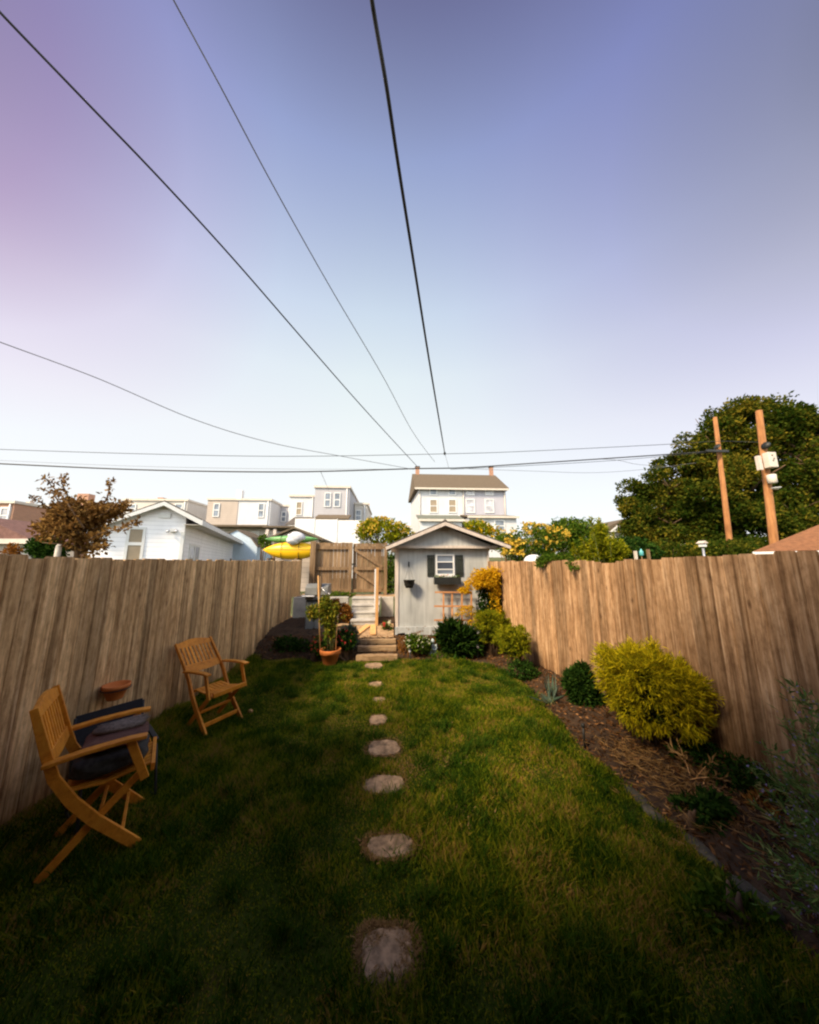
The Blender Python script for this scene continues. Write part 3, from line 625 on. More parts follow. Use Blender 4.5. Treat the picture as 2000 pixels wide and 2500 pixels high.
# hanging wall planter
cx = P(999, 1420, SY - .1).x; zt = P(999, 1417, SY - .1).z; zb = P(999, 1435, SY - .1).z; zh = P(999, 1375, SY - .03).z
t = thing('hanging_planter', 'dark basket planter hanging from a hook on the shed wall', 'planter', (cx, SY - .1, zb))
MB().lathe([(.075, zb), (.10, zb + .06), (.118, zt), (.126, zt), (.126, zt + .012), (.108, zt + .012), (.10, zt - .02)], (cx, SY - .13, 0), 18, sy=.75).build('basket', 'black', t)
MB().tube([(cx, SY - .012, zh + .03), (cx, SY - .012, zh - .07)], .012).tube([(cx, SY - .012, zh), (cx, SY - .10, zh + .012), (cx, SY - .12, zh - .04)], .007).build('hook', 'black', t)
MB().tube([(cx, SY - .12, zh - .04), (cx - .09, SY - .13, zt + .01)], .0025, 5).tube([(cx, SY - .12, zh - .04), (cx + .09, SY - .13, zt + .01)], .0025, 5).tube([(cx, SY - .12, zh - .04), (cx, SY - .20, zt + .01)], .0025, 5).build('hanger_wire', 'wire', t)
MB().lathe([(.0, zt - .02), (.098, zt - .02), (.095, zt - .004), (0.001, zt + .006)], (cx, SY - .13, 0), 14, sy=.74).build('soil', 'soil', t)
# trellis leaning on the shed
t = thing('trellis', 'square orange brown wooden trellis leaning on the shed wall', 'trellis', (1.5, SY - .12, .4))
def TP(px, py, dy=0.0): z = P(px, py, SY - .12).z; return P(px, py, SY - .06 - (1.9 - z) * .07 + dy)
for px in (1083, 1104, 1128, 1151): MB().bar(TP(px, 1444), TP(px, 1540), .034, .013, side=(1, 0, 0)).build('upright', 'trellis', t)
for py, l, r in ((1446, 1062, 1152), (1480, 1060, 1153), (1514, 1060, 1155)): MB().bar(TP(l, py, -.016), TP(r, py, -.016), .034, .012, side=(0, 0, 1)).build('crossbar', 'trellis', t)

# ---------------------------------------------------------------- unseen house behind the viewpoint, its bulk shaped to shade the near lawn
t = thing('unseen_house', 'unseen brick row house, its bulk shaped to shade the near end of the lawn', 'house', (.3, -1.2, 0))
MB().bx(-3.3, 3.4, -9.0, -1.2, -.2, 6.8).build('wall', 'brick', t)
MB().bx(-5.2, -2.72, -1.19, 1.5, -.2, 3.5).build('shade_wing', 'brick', t)  # unseen wing, added to block sun and sky from the near left
MB().bx(3.42, 5.4, -1.19, 1.3, -.2, 4.2).build('shade_wing', 'brick', t)  # unseen wing, added to darken the lower right corner

MB().bx(-3.5, 3.6, -9.2, -1.0, 6.801, 7.0).build('roof', 'roofdark', t)
MB().bx(-2.5, 3.3, -1.198, .18, 2.62, 2.75).build('porch_roof', 'roofdark', t)  # unseen porch, added to cut overhead light on the near ground
for x_ in (-2.4, 3.15): MB().bx(x_, x_ + .1, -.1, 0, 0, 2.619).build('porch_post', 'white', t)
f = MB().bx(-1.3, -.4, -1.199, -1.14, .1, 2.2).build('door', 'white', t); MB().bx(.6, 1.9, -1.199, -1.15, 1.0, 2.2).build('window', 'glass', t)

# ================================================================ FAR BUILDINGS
def face_rect(mb, px0, px1, py0, py1, Y, d=.06, y1=None):
    a = P(px0, py1, Y); c = P(px1, py0, Y); mb.bx(a.x, c.x, Y - d, Y - .002 if y1 is None else y1, a.z, c.z); return a, c
def add_window(parent, px0, px1, py0, py1, Y, fr='white', gl='glassblue', th=.09, split=True):
    a = P(px0, py1, Y); c = P(px1, py0, Y); b = MB(); x0, x1, z0, z1 = a.x, c.x, a.z, c.z
    b.bx(x0 - th, x0, Y - .09, Y - .003, z0 - th, z1 + th).bx(x1, x1 + th, Y - .09, Y - .003, z0 - th, z1 + th).bx(x0, x1, Y - .09, Y - .003, z1, z1 + th).bx(x0, x1, Y - .09, Y - .003, z0 - th, z0)
    w = b.build('window', fr, parent); zm = (z0 + z1) / 2
    MB().bx(x0, x1, Y - .035, Y - .01, z0, z1).build('pane', gl, w)
    if split: MB().bx(x0, x1, Y - .075, Y - .036, zm - .05, zm + .05).build('sash_bar', fr, w)
    return w
def flat_block(name, label, cat, px0, px1, pyt, Y, depth, mat, zb=.3, group=None, parapet='cream', zt=None):
    a = P(px0, pyt, Y); c = P(px1, pyt, Y); z = a.z if zt is None else zt
    t = thing(name, label, cat, ((a.x + c.x) / 2, Y, zb), group)
    MB().bx(a.x, c.x, Y, Y + depth, zb, z).build('wall', mat, t)
    MB().bx(a.x - .12, c.x + .12, Y - .15, Y + depth, z + .001, z + .22).build('roof', parapet, t)
    MB().tube([(c.x - .25, Y - .08, z - .05), (c.x - .25, Y - .08, zb + 2)], .06, 6).build('downpipe', 'white', t)
    MB().box(((a.x + c.x) / 2 + .7, Y + 2.2, z + .4), (.35, .35, .4)).build('roof_vent', 'shedtrim', t)
    return t, a, c, z
GRP = 'flat roofed row houses up the hill'
# duplex with a chimney
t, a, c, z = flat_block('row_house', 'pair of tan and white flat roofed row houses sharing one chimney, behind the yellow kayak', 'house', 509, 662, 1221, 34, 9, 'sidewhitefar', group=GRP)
xm = P(583, 1221, 34).x
MB().bx(a.x - .003, xm, 33.95, 33.998, 3.4, z - .01).build('tan_front', 'sidetan', t)
add_window(t, 522, 536, 1231, 1260, 33.95, gl='glassblue'); add_window(t, 631, 645, 1231, 1262, 34)
q0, q1 = P(579, 1196, 35), P(589, 1216, 35); MB().bx(q0.x, q1.x, 35, 35.6, q1.z - .3, q0.z).build('chimney', 'white', t)
a2 = P(505, 1283, 31.5); c2 = P(655, 1290, 31.5)
MB().bx(a2.x, c2.x, 31.2, 33.94, a2.z - .12, a2.z + .06).build('porch_roof', 'roofbrown', t)
MB().bx(a2.x + .3, c2.x - .3, 33.0, 33.94, .3, a2.z - .121).build('lower_wall', 'sidecream', t)
d0, d1 = P(612, 1330, 33.0), P(634, 1297, 33.0); MB().bx(d0.x, d1.x, 32.9, 32.998, .3, d1.z).build('door', 'white', t)
MB().bx(P(478, 1300, 32.2).x, P(520, 1300, 32.2).x, 32.2, 32.9, .3, P(500, 1292, 32.2).z).build('porch_wall', 'sidecream', t)
# small set back grey one
t, a, c, z = flat_block('row_house', 'narrow grey row house set back between the white houses', 'house', 684, 712, 1237, 37, 7, 'sidegrey', group=GRP)
add_window(t, 688, 698, 1251, 1272, 37)
t, a, c, z = flat_block('row_house', 'white flat roofed row house with one tall dark window, left of the taller grey block', 'house', 709, 770, 1213, 33.5, 9, 'sidewhitefar', group=GRP)
add_window(t, 724, 737, 1227, 1256, 33.5, gl='blind')
b = MB(); u = P(690, 1278, 31); v = P(770, 1262, 33.4); b.prism([(30.6, u.z - .1), (33.49, v.z), (33.49, v.z - .12), (30.6, u.z - .22)], P(700, 1270, 31).x, P(770, 1270, 31).x, 'x'); b.build('porch_roof', 'roofdark', t)
t, a, c, z = flat_block('row_house', 'tall grey sided block with a pair of windows above the white panel fence', 'house', 770, 854, 1191, 32, 11, 'sidegrey', group=GRP)
add_window(t, 794, 807, 1205, 1236, 32); add_window(t, 817, 830, 1205, 1236, 32)
b = MB(); u = P(770, 1264, 30.6); v = P(770, 1256, 31.9); b.prism([(30.4, u.z - .05), (31.99, v.z), (31.99, v.z - .15), (30.4, u.z - .2)], P(767, 1264, 30.4).x, P(852, 1264, 30.4).x, 'x'); b.build('porch_roof', 'roofbrown', t)
t, a, c, z = flat_block('row_house', 'cream row house half hidden at the right end of the row', 'house', 866, 896, 1232, 36, 8, 'sidecream', group=GRP)
add_window(t, 870, 881, 1247, 1270, 36)
t, a, c, z = flat_block('row_house', 'long pale row house seen above the white garage roof', 'house', 303, 459, 1222, 35, 11, 'sidecream', group=GRP)
add_window(t, 312, 332, 1233, 1250, 35); add_window(t, 428, 446, 1232, 1250, 35)
q0, q1 = P(383, 1214, 35.5), P(396, 1220, 35.5); MB().bx(q0.x, q1.x, 35.6, 36.2, q1.z - .2, q0.z).build('chimney', 'brick', t)
t, a, c, z = flat_block('row_house', 'brown brick row house directly behind the copper leaved tree', 'house', 112, 300, 1238, 37, 8, 'brick', group=GRP, parapet='cream')
add_window(t, 130, 146, 1255, 1280, 37); add_window(t, 205, 220, 1255, 1280, 37)
q0, q1 = P(185, 1204, 37), P(208, 1235, 37); MB().bx(q0.x, q1.x, 37.2, 38, q1.z - .2, q0.z).build('chimney', 'brick', t)
t, a, c, z = flat_block('row_house', 'brown brick row house at the left edge with a white window', 'house', -90, 37, 1228, 27, 14, 'brick', group=GRP)
add_window(t, 0, 24, 1242, 1276, 27, gl='glasspale', th=.14)
sd = MB(); sd.bx(P(37, 1300, 27).x + .003, P(37, 1300, 27).x + .06, 32, 33.1, 4.2, 6.0); sd.build('side_window', 'glasspale', t)
# garage at far left with a dark red roof
t = thing('garage', 'pinkish garage with a dark red roof at the left edge above the fence', 'garage', (-12, 11, 0))
a = P(75, 1317, 11); l = P(-60, 1300, 11)
b = MB(); b.bx(l.x - 2, a.x, 11, 12.5, -.1, a.z - .08).build('wall', 'sidecream', t)
b = MB(); 
q0_ = P(0, 1284, 10.8); sl_ = (q0_.z - a.z) / (a.x - q0_.x); xr_ = q0_.x - .6; zr = a.z + sl_ * (a.x - xr_)
b.prism([(xr_ - 3, a.z - .02), (xr_, zr), (a.x + .3, a.z - .02), (a.x + .3, a.z - .1), (xr_ - 3, a.z - .1)], 10.75, 12.6); b.build('roof', 'roofred', t)
MB().bx(l.x - 3, a.x + .36, 10.70, 10.749, a.z - .16, a.z + .0).build('fascia', 'cream', t)

# ---- white garage turned a little, gable towards us
C0 = P(451, 1297, 13.0); ud = Vector((-.947, -.321, 0)); vd = Vector((-.321, .947, 0))
def along(px, o, d):
    r = ray(px, 1300); det = -r[0] * d.y + d.x * r[1]; tt = (-o.x * d.y + d.x * o.y) / det
    return (r[0] * tt - o.x) / d.x if abs(d.x) > 1e-6 else (r[1] * tt - o.y) / d.y
gw = along(222, C0, ud); gl_ = along(573, C0, vd)
t = thing('garage', 'white clapboard garage with a low gable roof beyond the left fence', 'garage', (C0.x, C0.y, 0))
mt = Matrix((( -ud.x, vd.x, 0, C0.x + ud.x * gw), (-ud.y, vd.y, 0, C0.y + ud.y * gw), (0, 0, 1, 0), (0, 0, 0, 1)))   # local x to the right along the front, y back
dr = along(399, C0, ud); ax = gw - dr; ez = C0.z; az = P(399, 1229, C0.y + ud.y * dr).z; el_ = P(214, 1296, C0.y + ud.y * gw).z
oh = .62
def zline(o):                              # height over the eave that falls on the roof's drip line
    q = C0 - ud * o; w_ = Vector((q.x, q.y, 0)); k_ = w_.dot(Vector(FW)) ; px = 1000 + FPX * (w_.dot(Vector(RT))) / (w_.x * FW[0] + w_.y * FW[1])
    return P(px, 1226 + .545 * (px - 399), q.y).z
er = zline(oh)
def GL(b, name, mat, par=t): return b.xf(mt).build(name, mat, par)
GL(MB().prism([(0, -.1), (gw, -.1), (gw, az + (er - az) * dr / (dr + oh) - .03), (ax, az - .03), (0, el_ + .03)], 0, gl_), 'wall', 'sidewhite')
rf = GL(MB().prism([(-.12, el_), (ax, az), (gw + oh, er), (gw + oh, er + .06), (ax, az + .08), (-.12, el_ + .06)], -.3, gl_ + .4), 'roof', 'roofdark')
GL(MB().prism([(-.12, el_ - .12), (ax, az - .14), (gw + oh, er - .19), (gw + oh, er + .01), (ax, az + .02), (-.12, el_ + .01)], -.34, -.301), 'rake_board', 'white', rf)
GL(MB().bx(gw + oh + .001, gw + oh + .04, -.34, gl_ + .4, er - .19, er + .02), 'fascia', 'white', rf)
GL(MB().bx(gw + .002, gw + oh - .002, -.29, gl_ + .39, er - .185, er - .165), 'soffit', 'sidecream', rf)
GL(MB().bx(gw - .11, gw + .012, -.012, .0, -.1, ez - .02).bx(gw + .001, gw + .014, 0.001, .14, -.1, ez - .02), 'corner_trim', 'white')
wx = [(along(px, C0, ud)) for px in (318, 350)]
x0, x1 = gw - wx[0], gw - wx[1]; yw = C0.y + ud.y * wx[0]; z1 = P(335, 1292, yw).z; z0 = 1.2; zm = P(335, 1330, yw).z
w = GL(MB().bx(x0 - .09, x0, -.04, -.002, z0, z1 + .09).bx(x1, x1 + .09, -.04, -.002, z0, z1 + .09).bx(x0, x1, -.04, -.002, z1, z1 + .09).bx(x0, x1, -.04, -.002, zm - .02, zm + .10), 'window', 'white')
GL(MB().bx(x0, x1, -.015, -.004, zm + .1, z1), 'pane', 'blind', w); GL(MB().bx(x0, x1, -.017, -.005, z0, zm - .021), 'pane', 'blind', w)
w = GL(MB().bx(gw + .002, gw + .03, .9, 1.0, 1.0, 2.6).bx(gw + .002, gw + .03, 1.75, 1.85, 1.0, 2.6).bx(gw + .002, gw + .03, 2.55, 2.65, 1.0, 2.6).bx(gw + .002, gw + .03, 1.0, 2.55, 2.5, 2.6), 'window', 'white')
GL(MB().bx(gw + .003, gw + .015, 1.001, 1.749, 1.0, 2.499), 'pane', 'glasspale', w); GL(MB().bx(gw + .003, gw + .015, 1.851, 2.549, 1.0, 2.499), 'pane', 'glasspale', w)
GL(MB().bx(gw + .003, gw + .05, gl_ - 1.1, gl_ - .5, 0, 2.1), 'door', 'roofbrown')
GL(MB().box((ax - .02, -.03, az - .5), (.40, .05, .2)), 'vent', 'white')
lf = GL(MB().box((gw - .38, -.05, ez + .02), (.17, .08, .12)), 'floodlight', 'white')
GL(MB().ball((gw - .52, -.14, ez - .04), (.06, .06, .06)).ball((gw - .24, -.14, ez - .02), (.06, .06, .06)), 'lamp_head', 'metal', lf)

# ---- big three storey double house
Y = 38.0
a = P(1022, 1194, Y); c = P(1234, 1194, Y); xm = P(1129, 1194, Y).x; z0 = 1.5
t = thing('double_house', 'tall three storey double house, half white and half lavender, above the shed', 'house', (a.x, Y, z0))
dl = P(1004, 1194, 46).x
b = MB(); b.add([(a.x, Y, z0), (xm, Y, z0), (xm, Y, a.z), (a.x, Y, a.z), (dl, 46.5, z0), (xm, 46.5, z0), (xm, 46.5, a.z), (dl, 46.5, a.z)], [(0, 1, 2, 3), (1, 5, 6, 2), (5, 4, 7, 6), (4, 0, 3, 7), (3, 2, 6, 7), (0, 4, 5, 1)]); b.build('white_half', 'sidewhitefar', t)
MB().bx(xm + .003, c.x, Y, 46.5, z0, a.z).build('lavender_half', 'sidelav', t)
e = P(1013, 1192, Y - .5); rr = P(1243, 1192, Y - .5); rt = P(1010, 1157, Y + 4); r1 = P(1209, 1157, Y + 4)
b = MB(); zt = rt.z
b.add([(e.x, Y - .5, e.z), (rr.x, Y - .5, e.z), (rr.x, Y - .5, e.z + .2), (e.x, Y - .5, e.z + .2), (rt.x - .2, Y + 4, zt), (r1.x, Y + 4, zt), (dl - .4, 47, e.z + .2), (rr.x, 47, e.z + .2), (dl - .4, 47, e.z), (rr.x, 47, e.z)],
      [(0, 1, 2, 3), (3, 2, 5, 4), (4, 5, 7, 6), (6, 7, 9, 8), (0, 3, 4, 6, 8), (1, 9, 7, 5, 2), (0, 8, 9, 1)]); rf = b.build('roof', 'roofbrown', t)
MB().bx(e.x, rr.x, Y - .56, Y - .501, e.z - .12, e.z + .12).build('fascia', 'cream', rf)
for p0, p1 in ((1015, 1024), (1196, 1204)):
    q0, q1 = P(p0, 1141, Y + 4), P(p1, 1160, Y + 4); ch = MB().bx(q0.x, q1.x, Y + 3.8, Y + 4.4, q1.z - .4, q0.z).build('chimney', 'brick', rf)
    MB().bx(q0.x - .08, q1.x + .08, Y + 3.72, Y + 4.48, q0.z + .001, q0.z + .12).build('chimney_cap', 'roofdark', ch)
for p0, p1, gl in ((1051, 1065, 'glass'), (1097, 1111, 'glass'), (1140, 1156, 'glasspale'), (1187, 1202, 'glasspale')):
    add_window(t, p0, p1, 1195, 1207, Y, gl='glassblue' if gl == 'glass' else gl, th=.13, split=False)
    add_window(t, p0, p1 + 1, 1221, 1250, Y, gl='blind' if gl == 'glass' else gl, th=.13)
for px in (1025, 1131, 1231):
    q = P(px, 1200, Y); MB().tube([(q.x, Y - .10, a.z - .1), (q.x, Y - .10, z0 + 4)], .07, 6).build('downpipe', 'cream', t)
YL = 34.5
def porch(px0, px1, pyt, pyb, wpx0, wpx1, mat, wmat):
    u = P(px0, pyb, YL); v = P(px1, pyb, YL); tz = P(px0, pyt, Y).z
    MB().prism([(YL - .3, u.z), (YL - .3, u.z + .14), (Y - .003, tz), (Y - .003, tz - .16)], u.x, v.x, 'x').build('porch_roof', mat, t)
    q = P(wpx0, 1300, YL).x, P(wpx1, 1300, YL).x; MB().bx(q[0], q[1], YL, Y - .004, z0, u.z + .0).build('porch_wall', wmat, t)
    MB().bx(u.x, v.x, YL - .36, YL - .301, u.z - .10, u.z + .15).build('gutter', 'cream', t)
porch(1022, 1134, 1257, 1271, 1026, 1128, 'roofgreen', 'sidewhitefar')
porch(1140, 1266, 1257, 1263, 1146, 1263, 'roofbrown', 'sidewhitefar')
add_window(t, 1210, 1230, 1272, 1296, YL, gl='glassblue', th=.12)
# ---- small house behind the trees, cream one seen through them
t = thing('far_house', 'small pale gabled house partly hidden by the big trees', 'house', (20, 30, 1))
a = P(1468, 1300, 30); c = P(1560, 1300, 30)
MB().bx(a.x, c.x, 30, 38, .5, a.z).build('wall', 'sidecream', t)
ap = P(1518, 1268, 30)
b = MB(); b.prism([(a.x - .5, a.z), (c.x + .4, a.z), (ap.x, ap.z)], 29.8, 38); b.build('roof', 'roofbrown', t)
b = MB(); b.prism([(ap.x - .6, ap.z - .55), (c.x + .2, a.z + .05), (ap.x - 1.6, a.z + .05)], 29.7, 29.79); b.build('gable', 'white', t)
t = thing('far_house', 'cream house glimpsed through the big trees by the birdhouse', 'house', (21, 27, 1))
a = P(1690, 1335, 30); c = P(1790, 1300, 30); MB().bx(a.x, c.x, 30, 36, .3, P(1720, 1290, 30).z).build('wall', 'sidecream', t)
MB().bx(a.x - .5, c.x + .5, 29.5, 36.5, P(1720, 1290, 30).z + .001, P(1720, 1284, 30).z).build('roof', 'roofbrown', t)
# ---- garage roof at right
t = thing('garage', 'low garage with a rust brown roof and white eave beyond the right fence', 'garage', (8, 6, 0))
e0 = P(1856, 1350, 7.2); e1 = P(2060, 1322, 7.2 * .8)
Ya, Yb = 7.6, 5.4; q0 = P(1852, 1348, Ya); q1 = P(2075, 1325, Yb)
dv = Vector((q1.x - q0.x, q1.y - q0.y, 0)).normalized(); dv = Vector((.56, -.83, 0)); nv = Vector((.86, .51, 0))
zE = q0.z + .02
b = MB(); pts = [q0 - dv * .1, q0 + dv * 9]; W_ = 4.2
def V3(p, z): return (p.x, p.y, z)
rz = zE + 1.0
A0, A1 = pts; R0 = A0 + nv * W_ * .5 + dv * 1.5; R1 = A1 + nv * W_ * .5; B0 = A0 + nv * W_; B1 = A1 + nv * W_
b.add([V3(A0, zE), V3(A1, zE), V3(R1, rz), V3(R0, rz), V3(B1, zE), V3(B0, zE)], [(0, 1, 2, 3), (3, 2, 4, 5), (0, 3, 5), (1, 4, 2), (0, 5, 4, 1)]); b.build('roof', 'rooforange', t)
b = MB().bar(Vector(V3(A0, zE - .075)) - nv * .02, Vector(V3(A1, zE - .075)) - nv * .02, .13, .035, side=(0, 0, 1)); b.build('fascia', 'white', t)
i0, i1, i2, i3 = A0 + dv * .3 + nv * .3, A1 - dv * .3 + nv * .3, B1 - dv * .3 - nv * .3, B0 + dv * .3 - nv * .3
b = MB(); b.add([V3(q, z) for z in (-.1, zE - .02) for q in (i0, i1, i2, i3)], [(0, 1, 5, 4), (1, 2, 6, 5), (2, 3, 7, 6), (3, 0, 4, 7)]); b.build('wall', 'sidecream', t)

# ---- gambrel shed, kayak shed, kayaks, white panel fence
Y = 26.0
t = thing('barn_shed', 'pale blue gambrel roofed shed behind the white garage', 'shed', (-12, Y, 0))
pg = [P(px, py, Y) for px, py in ((530, 1330), (560, 1303), (579, 1294), (612, 1312), (628, 1334))]
poly = [(p.x, p.z) for p in pg]; poly[0] = (poly[0][0], poly[4][1])
b = MB(); b.prism([(poly[0][0], .4)] + poly + [(poly[4][0], .4)], Y, Y + 3); b.build('wall', 'palebluewood', t)
b = MB(); o = .14; rp = [(poly[0][0] - o, poly[0][1]), (poly[1][0] - .05, poly[1][1] + .05), (poly[2][0], poly[2][1] + .08), (poly[3][0] + .05, poly[3][1] + .05), (poly[4][0] + o, poly[4][1])]
ri = [(x * 1.0, z - .05) for x, z in rp[::-1]]
b.prism(rp + [(poly[4][0] + .02, poly[4][1] - .04), (poly[3][0] - .01, poly[3][1] - .0), (poly[2][0], poly[2][1] + .003), (poly[1][0] + .01, poly[1][1] - .0), (poly[0][0] - .02, poly[0][1] - .04)], Y - .1, Y + 3.1); b.build('roof', 'roofbrown', t)
Y = 14.5
t = thing('kayak_shed', 'low shed with a brown grey gable roof behind the stacked kayaks', 'shed', (-5, Y, 0))
pl, pa, pr = P(655, 1316, Y), P(721, 1291, Y), P(790, 1318, Y)
MB().prism([(pl.x + .25, .4), (pr.x - .2, .4), (pr.x - .2, pr.z), (pa.x, pa.z - .04), (pl.x + .25, pl.z)], Y, Y + 3).build('wall', 'sidetan', t)
MB().prism([(pl.x, pl.z - .05), (pa.x, pa.z), (pr.x, pr.z - .05), (pr.x, pr.z + .03), (pa.x, pa.z + .08), (pl.x, pl.z + .03)], Y - .2, Y + 3.2).build('roof', 'roofbrown', t)
def kayak(name, label, px0, px1, py, pyh, Y, mat, ext=0.0):
    a = P(px0, py, Y); c = P(px1, py, Y); L = (c.x - a.x) + ext; hz = abs(P(px0, py - pyh / 2, Y).z - a.z); b = MB(); n = 20; vs = []; m_ = 12
    for i in range(n + 1):
        k = i / n; s = max(.02, (1 - abs(2 * k - 1) ** 2.2)) ** .8; lift = .10 * abs(2 * k - 1) ** 3
        for j in range(m_):
            an = 2 * pi * j / m_; vs.append((a.x + L * k, Y + cos(an) * .26 * s, a.z + sin(an) * hz * s * (1.0 if sin(an) > 0 else 1.05) + lift * .3))
    fs = [(i * m_ + j, i * m_ + (j + 1) % m_, (i + 1) * m_ + (j + 1) % m_, (i + 1) * m_ + j) for i in range(n) for j in range(m_)] + [tuple(range(m_)), tuple(range(n * m_, n * m_ + m_))]
    b.add(vs, fs, True); t = thing(name, label, 'kayak', (a.x + L / 2, Y, a.z)); b.build('hull', mat, t)
    MB().tube([(a.x + L * k, Y - .262 * max(.02, (1 - abs(2 * k - 1) ** 2.2)) ** .8, a.z + .02 + .03 * abs(2 * k - 1) ** 3) for k in [i / 16 for i in range(1, 16)]], .008, 5).build('seam', 'black', t)
    for k in (.33, .62): MB().tube([(a.x + L * k, Y + .275 * cos(an), a.z + hz * 1.04 * sin(an)) for an in [pi * j / 8 + pi / 2 for j in range(17)]], .012, 5).build('strap', 'black', t)
    return t
kayak('kayak', 'bright yellow kayak lying on its side above the left fence', 643, 770, 1344, 42, 13, 'yellowpl', .3)
kayak('kayak', 'green kayak stored above the yellow one', 647, 772, 1317, 19, 13.4, 'greenpl', .1)
t = thing('kayak_rack', 'timber rack carrying the two kayaks', 'rack', (-4.6, 13.3, 0))
for px in (665, 732):
    q = P(px, 1362, 13.2); MB().bx(q.x - .04, q.x + .04, 13.35, 13.43, 0, q.z + .62).build('post', 'gatewood', t)
    MB().bx(q.x - .03, q.x + .03, 12.7, 13.349, q.z - .08, q.z - .02).build('arm', 'gatewood', t)
q = P(723, 1312, 12.75)
b = MB(); b.ball((0, 0, 0), (.36, .2, .22), 16, .12); b.ball((-.1, -.02, -.12), (.27, .18, .18), 14, .14); b.v = [(x + q.x, y + q.y, z + q.z) for x, y, z in b.v]
tag(b.build('tarp_bundle', 'tarp'), 'round white tarp bundle hanging in front of the green kayak', 'tarp')
Y = 20
t = thing('white_fence', 'tall white vinyl panel fence in front of the grey sided block', 'fence', (-4, Y, 0))
for p0, p1, py in ((721, 768, 1266), (769, 823, 1268), (824, 879, 1270)):
    a = P(p0, py, Y); c = P(p1, py, Y); MB().bx(a.x, c.x, Y, Y + .06, .6, a.z).build('panel', 'white', t)
    MB().bx(c.x + .003, c.x + .04, Y - .04, Y + .1, .6, a.z + .05).build('post', 'white', t)
# wooden deck frame left of the kayaks
t = thing('deck_canopy', 'weathered open deck roof on slanted posts behind the gambrel shed', 'canopy', (-7, 22, .8))
a = P(640, 1290, 22); c = P(722, 1284, 22); MB().bx(a.x, c.x, 22, 25, c.z - .12, c.z).build('roof', 'roofbrown', t)
for p0, p1 in ((655, 642), (672, 672), (715, 715)):
    MB().bar(P(p0, 1292, 22.2), P(p1, 1345, 22.2), .2, .2).build('post', 'shedtrim', t)
# white dome and small things beyond the right fence
q = P(1304, 1369, 7.4)
t = thing('patio_lamp', 'round white globe lamp peeking over the right fence by the sprawling plant', 'lamp', (q.x, 7.4, 0))
MB().ball((q.x, 7.4, q.z - .02), (.24, .24, .17), 20).build('globe', 'white', t); MB().tube([(q.x, 7.4, -.1), (q.x, 7.4, q.z - .16)], .03).build('pole', 'metal', t)
q = P(1715, 1328, 9.5)
t = thing('birdhouse', 'small pale birdhouse on a thin pole in front of the dark trees', 'birdhouse', (q.x, 9.5, 0))
MB().bx(q.x - .07, q.x + .07, 9.43, 9.57, q.z - .09, q.z + .02).build('box', 'white', t)
MB().prism([(q.x - .11, q.z + .021), (q.x + .11, q.z + .021), (q.x, q.z + .10)], 9.39, 9.61).build('roof', 'shedtrim', t)
MB().tube([(q.x, 9.5, -.1), (q.x, 9.5, q.z - .101)], .03).build('pole', 'metal', t)
for px, py, h, mt_, nm, lab in ((1551, 1345, .14, 'cream', 'garden_stake', 'pale stake top showing above the right fence'), (1582, 1341, .14, 'gatewood', 'garden_stake', 'brown stake top showing above the right fence')):
    q = P(px, py, 8.2); b = MB().bx(q.x - .03, q.x + .03, 8.17, 8.23, -.1, q.z); tag(b.build(nm, mt_), lab, 'stake')
q = P(1566, 1349, 8.2); M['teal'] = plain('teal_glass', (.10, .40, .42), .3, .1)
t = thing('bottle_feeder', 'teal bottle on a thin stick above the right fence', 'feeder', (q.x, 8.2, 0))
MB().lathe([(.03, q.z - .09), (.05, q.z - .07), (.05, q.z + .03), (.02, q.z + .07), (.02, q.z + .10)], (q.x, 8.2, 0), 12).build('bottle', 'teal', t); MB().tube([(q.x, 8.2, -.1), (q.x, 8.2, q.z - .091)], .012).build('stick', 'gatewood', t)

# ================================================================ UTILITY POLES AND CABLES
def pole(label, pxt, pyt, pxb, pyb, Y, wt, wb):
    a = P(pxt, pyt, Y); c = P(pxb, pyb, Y); d = a - c; g = c - d * (c.z / d.z)
    t = thing('utility_pole', label, 'utility pole', tuple(g)); rt_ = wt / FPX * a.y / 2 * 1.0; rb = wb / FPX * c.y / 2
    MB().tube([g, c, a], [rb * 1.05, rb, rt_], 16).build('shaft', 'pole', t); return t, a, c
t, a, c = pole('thinner leaning wooden utility pole, nearer the middle of the photo', 1746, 1019, 1786, 1357, 15, 9, 13)
b = P(1754, 1102, 14.8); MB().bx(b.x - .75, b.x + .5, 14.7, 14.8, b.z - .06, b.z + .06).build('crossarm', 'black', t)
MB().tube([P(1750, 1090, 14.8), P(1752, 1091, 14.8)], .16, 10).build('band', 'black', t)
PT = P(1752, 1100, 14.9)
t, a, c = pole('thicker wooden utility pole carrying two pale boxes', 1853, 1003, 1892, 1340, 13, 14, 18)
q = P(1879, 1124, 12.7); bx_ = MB().bx(q.x - .20, q.x + .20, 12.55, 12.8, q.z - .36, q.z + .36).build('transformer_box', 'cream', t, .02)
for dx, dz in ((-.03, .2), (.03, .04), (-.02, -.05)): MB().box((q.x + dx, 12.54, q.z + dz), (.05, .02, .05)).build('port', 'roofbrown', bx_)
q2 = P(1852, 1131, 12.7); MB().bx(q2.x - .08, q2.x + .08, 12.6, 12.75, q2.z - .34, q2.z + .34).build('terminal_box', 'shedtrim', t, .01)
q2 = P(1885, 1169, 12.7); MB().lathe([(.13, q2.z - .2), (.16, q2.z - .18), (.16, q2.z + .18), (.13, q2.z + .2)], (q2.x, 12.7, 0), 16).build('canister', 'cream', t)
q2 = P(1896, 1193, 12.6); MB().lathe([(.03, q2.z - .05), (.16, q2.z + .03), (.17, q2.z + .05), (.02, q2.z + .06)], (q2.x, 12.6, 0), 14).build('lamp_dish', 'white', t)
MB().tube([P(1868, 1087, 12.8), P(1872, 1088, 12.8)], .17, 10).build('band', 'black', t)
